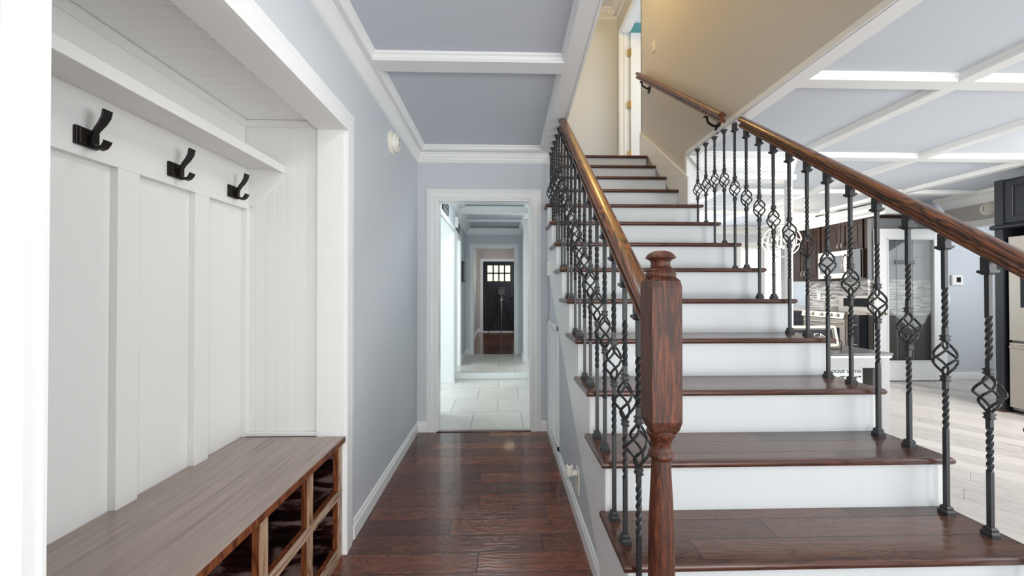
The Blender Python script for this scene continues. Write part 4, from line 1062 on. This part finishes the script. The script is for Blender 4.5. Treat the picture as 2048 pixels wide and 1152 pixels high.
rf = thing('refrigerator', 'stainless refrigerator standing inside the black cabinet surround', 'refrigerator', (5.4, 3.2, 0))
MB().box(5.09, 5.86, 2.76, 3.635, 0.03, 1.75).done('body', 'greypaint', rf)
d = MB().box(5.045, 5.09, 2.765, 3.63, 0.72, 1.75, 0.006).done('refrigerator_door', 'steel', rf); c = MB().box(5.040, 5.047, 3.30, 3.54, 1.05, 1.38).done('dispenser', 'dglass', d); c.location = (0, 0, 0)
d = MB().box(5.045, 5.09, 2.765, 3.63, 0.06, 0.70, 0.006).done('freezer_drawer', 'steel', rf); c = MB().tube([(5.045, 2.85, 0.66), (5.0, 2.87, 0.66), (5.0, 3.59, 0.66), (5.045, 3.61, 0.66)], 0.012, 10).done('handle', 'steel', d); c.location = (0, 0, 0)
# cart
CX0, CX1, CY0, CY1, CZ = 1.80, 2.575, 2.445, 2.93, 0.80
ct = thing('serving_cart', 'pale grey cart with dark top standing behind the staircase', 'cart', (2.2, 2.7, 0))
MB().box(CX0 - 0.01, CX1 + 0.012, CY0 - 0.015, CY1 + 0.01, CZ - 0.018, CZ, 0.003).done('top', 'laminate', ct)
for yy in (CY0, CY1 - 0.034): MB().box(CX0 + 0.058, CX1 - 0.058, yy, yy + 0.02, CZ - 0.10, CZ - 0.018).done('apron', 'cart', ct)
MB().box(CX0, CX1 + 0.008, CY0 - 0.01, CY0 + 0.012, CZ - 0.034, CZ - 0.018, 0.003).done('edge_strip', 'white', ct)
for x, yy in ((CX0, CY0), (CX1 - 0.058, CY0), (CX0, CY1 - 0.058), (CX1 - 0.058, CY1 - 0.058)): MB().box(x, x + 0.058, yy - 0.002, yy + 0.058, 0, CZ - 0.018, 0.002).done('leg', 'cart', ct)
MB().box(CX1 - 0.012, CX1, CY0 + 0.05, CY1 - 0.05, 0.05, CZ - 0.02).box(CX0, CX1, CY1 - 0.012, CY1, 0.05, CZ - 0.02).done('side_panel', 'cart', ct)
MB().box(CX0 + 0.01, CX1 - 0.01, CY0 + 0.01, CY1 - 0.01, 0.37, 0.39).box(CX0 + 0.01, CX1 - 0.01, CY0 + 0.01, CY1 - 0.01, 0.08, 0.10).done('shelf', 'cart', ct)
sg = thing('sugar_sign', 'white board lettered pour some sugar on the cart shelf', 'sign', (2.25, 2.50, 0.39))
MB().box(1.98, 2.445, 2.50, 2.512, 0.392, 0.69, 0.002).done('panel', 'board', sg)
text('lettering', 'pour', 0.052, 'ink', (2.226, 2.4985, 0.655), (PI / 2, 0, 0), sg)
text('lettering', 'some', 0.046, 'ink', (2.333, 2.4985, 0.655), (PI / 2, 0, 0), sg)
text('lettering', 'sugar', 0.135, 'ink', (2.13, 2.4985, 0.575), (PI / 2, 0, 0), sg, shear=0.3)
jr = thing('canister', 'tan canister standing on the cart shelf beside the white lettered board', 'canister', (2.49, 2.54, 0.39)); MB().lathe([(0.045, 0.39), (0.047, 0.395), (0.047, 0.60), (0.04, 0.62)], (2.455, 2.60, 0), 24).done('jar', 'parch', jr); MB().lathe([(0.05, 0.62), (0.05, 0.66), (0.045, 0.665)], (2.455, 2.60, 0), 24).done('lid', 'whiteplastic', jr)
# chalkboard sign on its easel
ks = thing('kitchen_sign', 'cream framed blackboard leaning on a wire easel on the cart', 'sign', (2.14, 2.64, CZ))
tilt = Matrix.Translation((2.14, 2.62, CZ + 0.015)) @ Matrix.Rotation(-R(12), 4, 'X')
def tilted(m, name, mat):
    m.bm.transform(tilt); return m.done(name, mat, ks)
b = MB()
for q in ((-0.25, 0.25, 0.0, 0.018), (-0.25, 0.25, 0.132, 0.150), (-0.25, -0.232, 0.0, 0.15), (0.232, 0.25, 0.0, 0.15)): b.box(q[0], q[1], -0.008, 0.012, q[2], q[3], 0.002)
for q in ((-0.225, 0.225, 0.022, 0.025), (-0.225, 0.225, 0.124, 0.127), (-0.225, -0.222, 0.022, 0.127), (0.222, 0.225, 0.022, 0.127)): b.box(q[0], q[1], -0.003, 0.004, q[2], q[3])
tilted(b, 'frame', 'creamwood'); tilted(MB().box(-0.235, 0.235, 0.0, 0.008, 0.015, 0.136), 'panel', 'chalk')
tx = text('lettering', 'KITCHEN', 0.062, 'whiteplastic', (0, 0, 0), (0, 0, 0), ks, align='CENTER'); tx.data.transform(tilt @ Matrix.Translation((0, -0.002, 0.052)) @ Matrix.Rotation(PI / 2, 4, 'X') @ Matrix.Scale(1.45, 4, (1, 0, 0))); tx.location = -ks.location
b = MB()
for s in (-1, 1): b.tube([(2.14 + s * 0.26, 2.67, CZ + 0.09), (2.14 + s * 0.27, 2.62, CZ + 0.05), (2.14 + s * 0.25, 2.60, CZ + 0.005), (2.14 + s * 0.22, 2.57, CZ + 0.003), (2.14 + s * 0.22, 2.57, CZ + 0.022)], 0.003, 6); b.tube([(2.14 + s * 0.26, 2.67, CZ + 0.09), (2.14 + s * 0.28, 2.74, CZ + 0.003)], 0.003, 6)
b.tube([(1.89, 2.60, CZ + 0.004), (2.39, 2.60, CZ + 0.004)], 0.003, 6); b.done('easel', 'iron', ks)
# chandelier
cx, cy, cz, cr = 4.09, 5.42, 1.94, 0.235
cn = thing('chandelier', 'white globe chandelier with lit candle bulbs in the breakfast room', 'chandelier', (cx, cy, ZC))
def ring(m, n, w=0.018):
    n = Vector(n).normalized(); u = n.orthogonal().normalized(); v = n.cross(u)
    pts = [Vector((cx, cy, cz)) + cr * (math.cos(a) * u + math.sin(a) * v) for a in [2 * PI * i / 48 for i in range(49)]]
    m.tube(pts, w / 2, 6)
m = MB(); ring(m, (1, 0.2, 0)); ring(m, (-0.2, 1, 0)); ring(m, (0.25, 0.1, 1)); ring(m, (1, 1, 0.2)); m.done('globe_ring', 'white', cn)
m = MB().tube([(cx, cy, ZC), (cx, cy, cz + cr)], 0.006, 8).tube([(cx, cy, cz + cr), (cx, cy, cz - 0.10)], 0.012, 8).lathe([(0.06, 0), (0.06, -0.015), (0.02, -0.03)], (cx, cy, ZC), 20)
for a in range(4):
    dx, dy = 0.11 * math.cos(a * PI / 2 + 0.5), 0.11 * math.sin(a * PI / 2 + 0.5)
    m.tube([(cx, cy, cz - 0.09), (cx + dx * 0.6, cy + dy * 0.6, cz - 0.11), (cx + dx, cy + dy, cz - 0.07), (cx + dx, cy + dy, cz - 0.005)], 0.008, 8)
m.done('stem', 'white', cn)
for a in range(4):
    dx, dy = 0.11 * math.cos(a * PI / 2 + 0.5), 0.11 * math.sin(a * PI / 2 + 0.5)
    MB().lathe([(0.008, 0), (0.02, 0.02), (0.022, 0.035), (0.012, 0.06), (0.002, 0.075)], (cx + dx, cy + dy, cz - 0.005), 12).done('bulb', 'bulb', cn)
point('chandelier_light', (0, 0, cz - ZC + 0.02), 8, (1, 0.85, 0.6), 0.08, cn)
kl = thing('ceiling_light', 'square glowing ceiling lamp over the kitchen beside the dark cabinets', 'ceiling light', (4.75, 5.95, ZC))
MB().box(4.55, 4.95, 5.82, 6.22, ZC - 0.10, ZC - 0.02, 0.02).done('diffuser', 'ceillamp', kl); MB().box(4.54, 4.96, 5.81, 6.23, ZC - 0.03, ZC, 0.004).done('base', 'white', kl)
point('kitchen_lamp_light', (0, 0, -0.3), 5, (1, 0.92, 0.8), 0.15, kl)
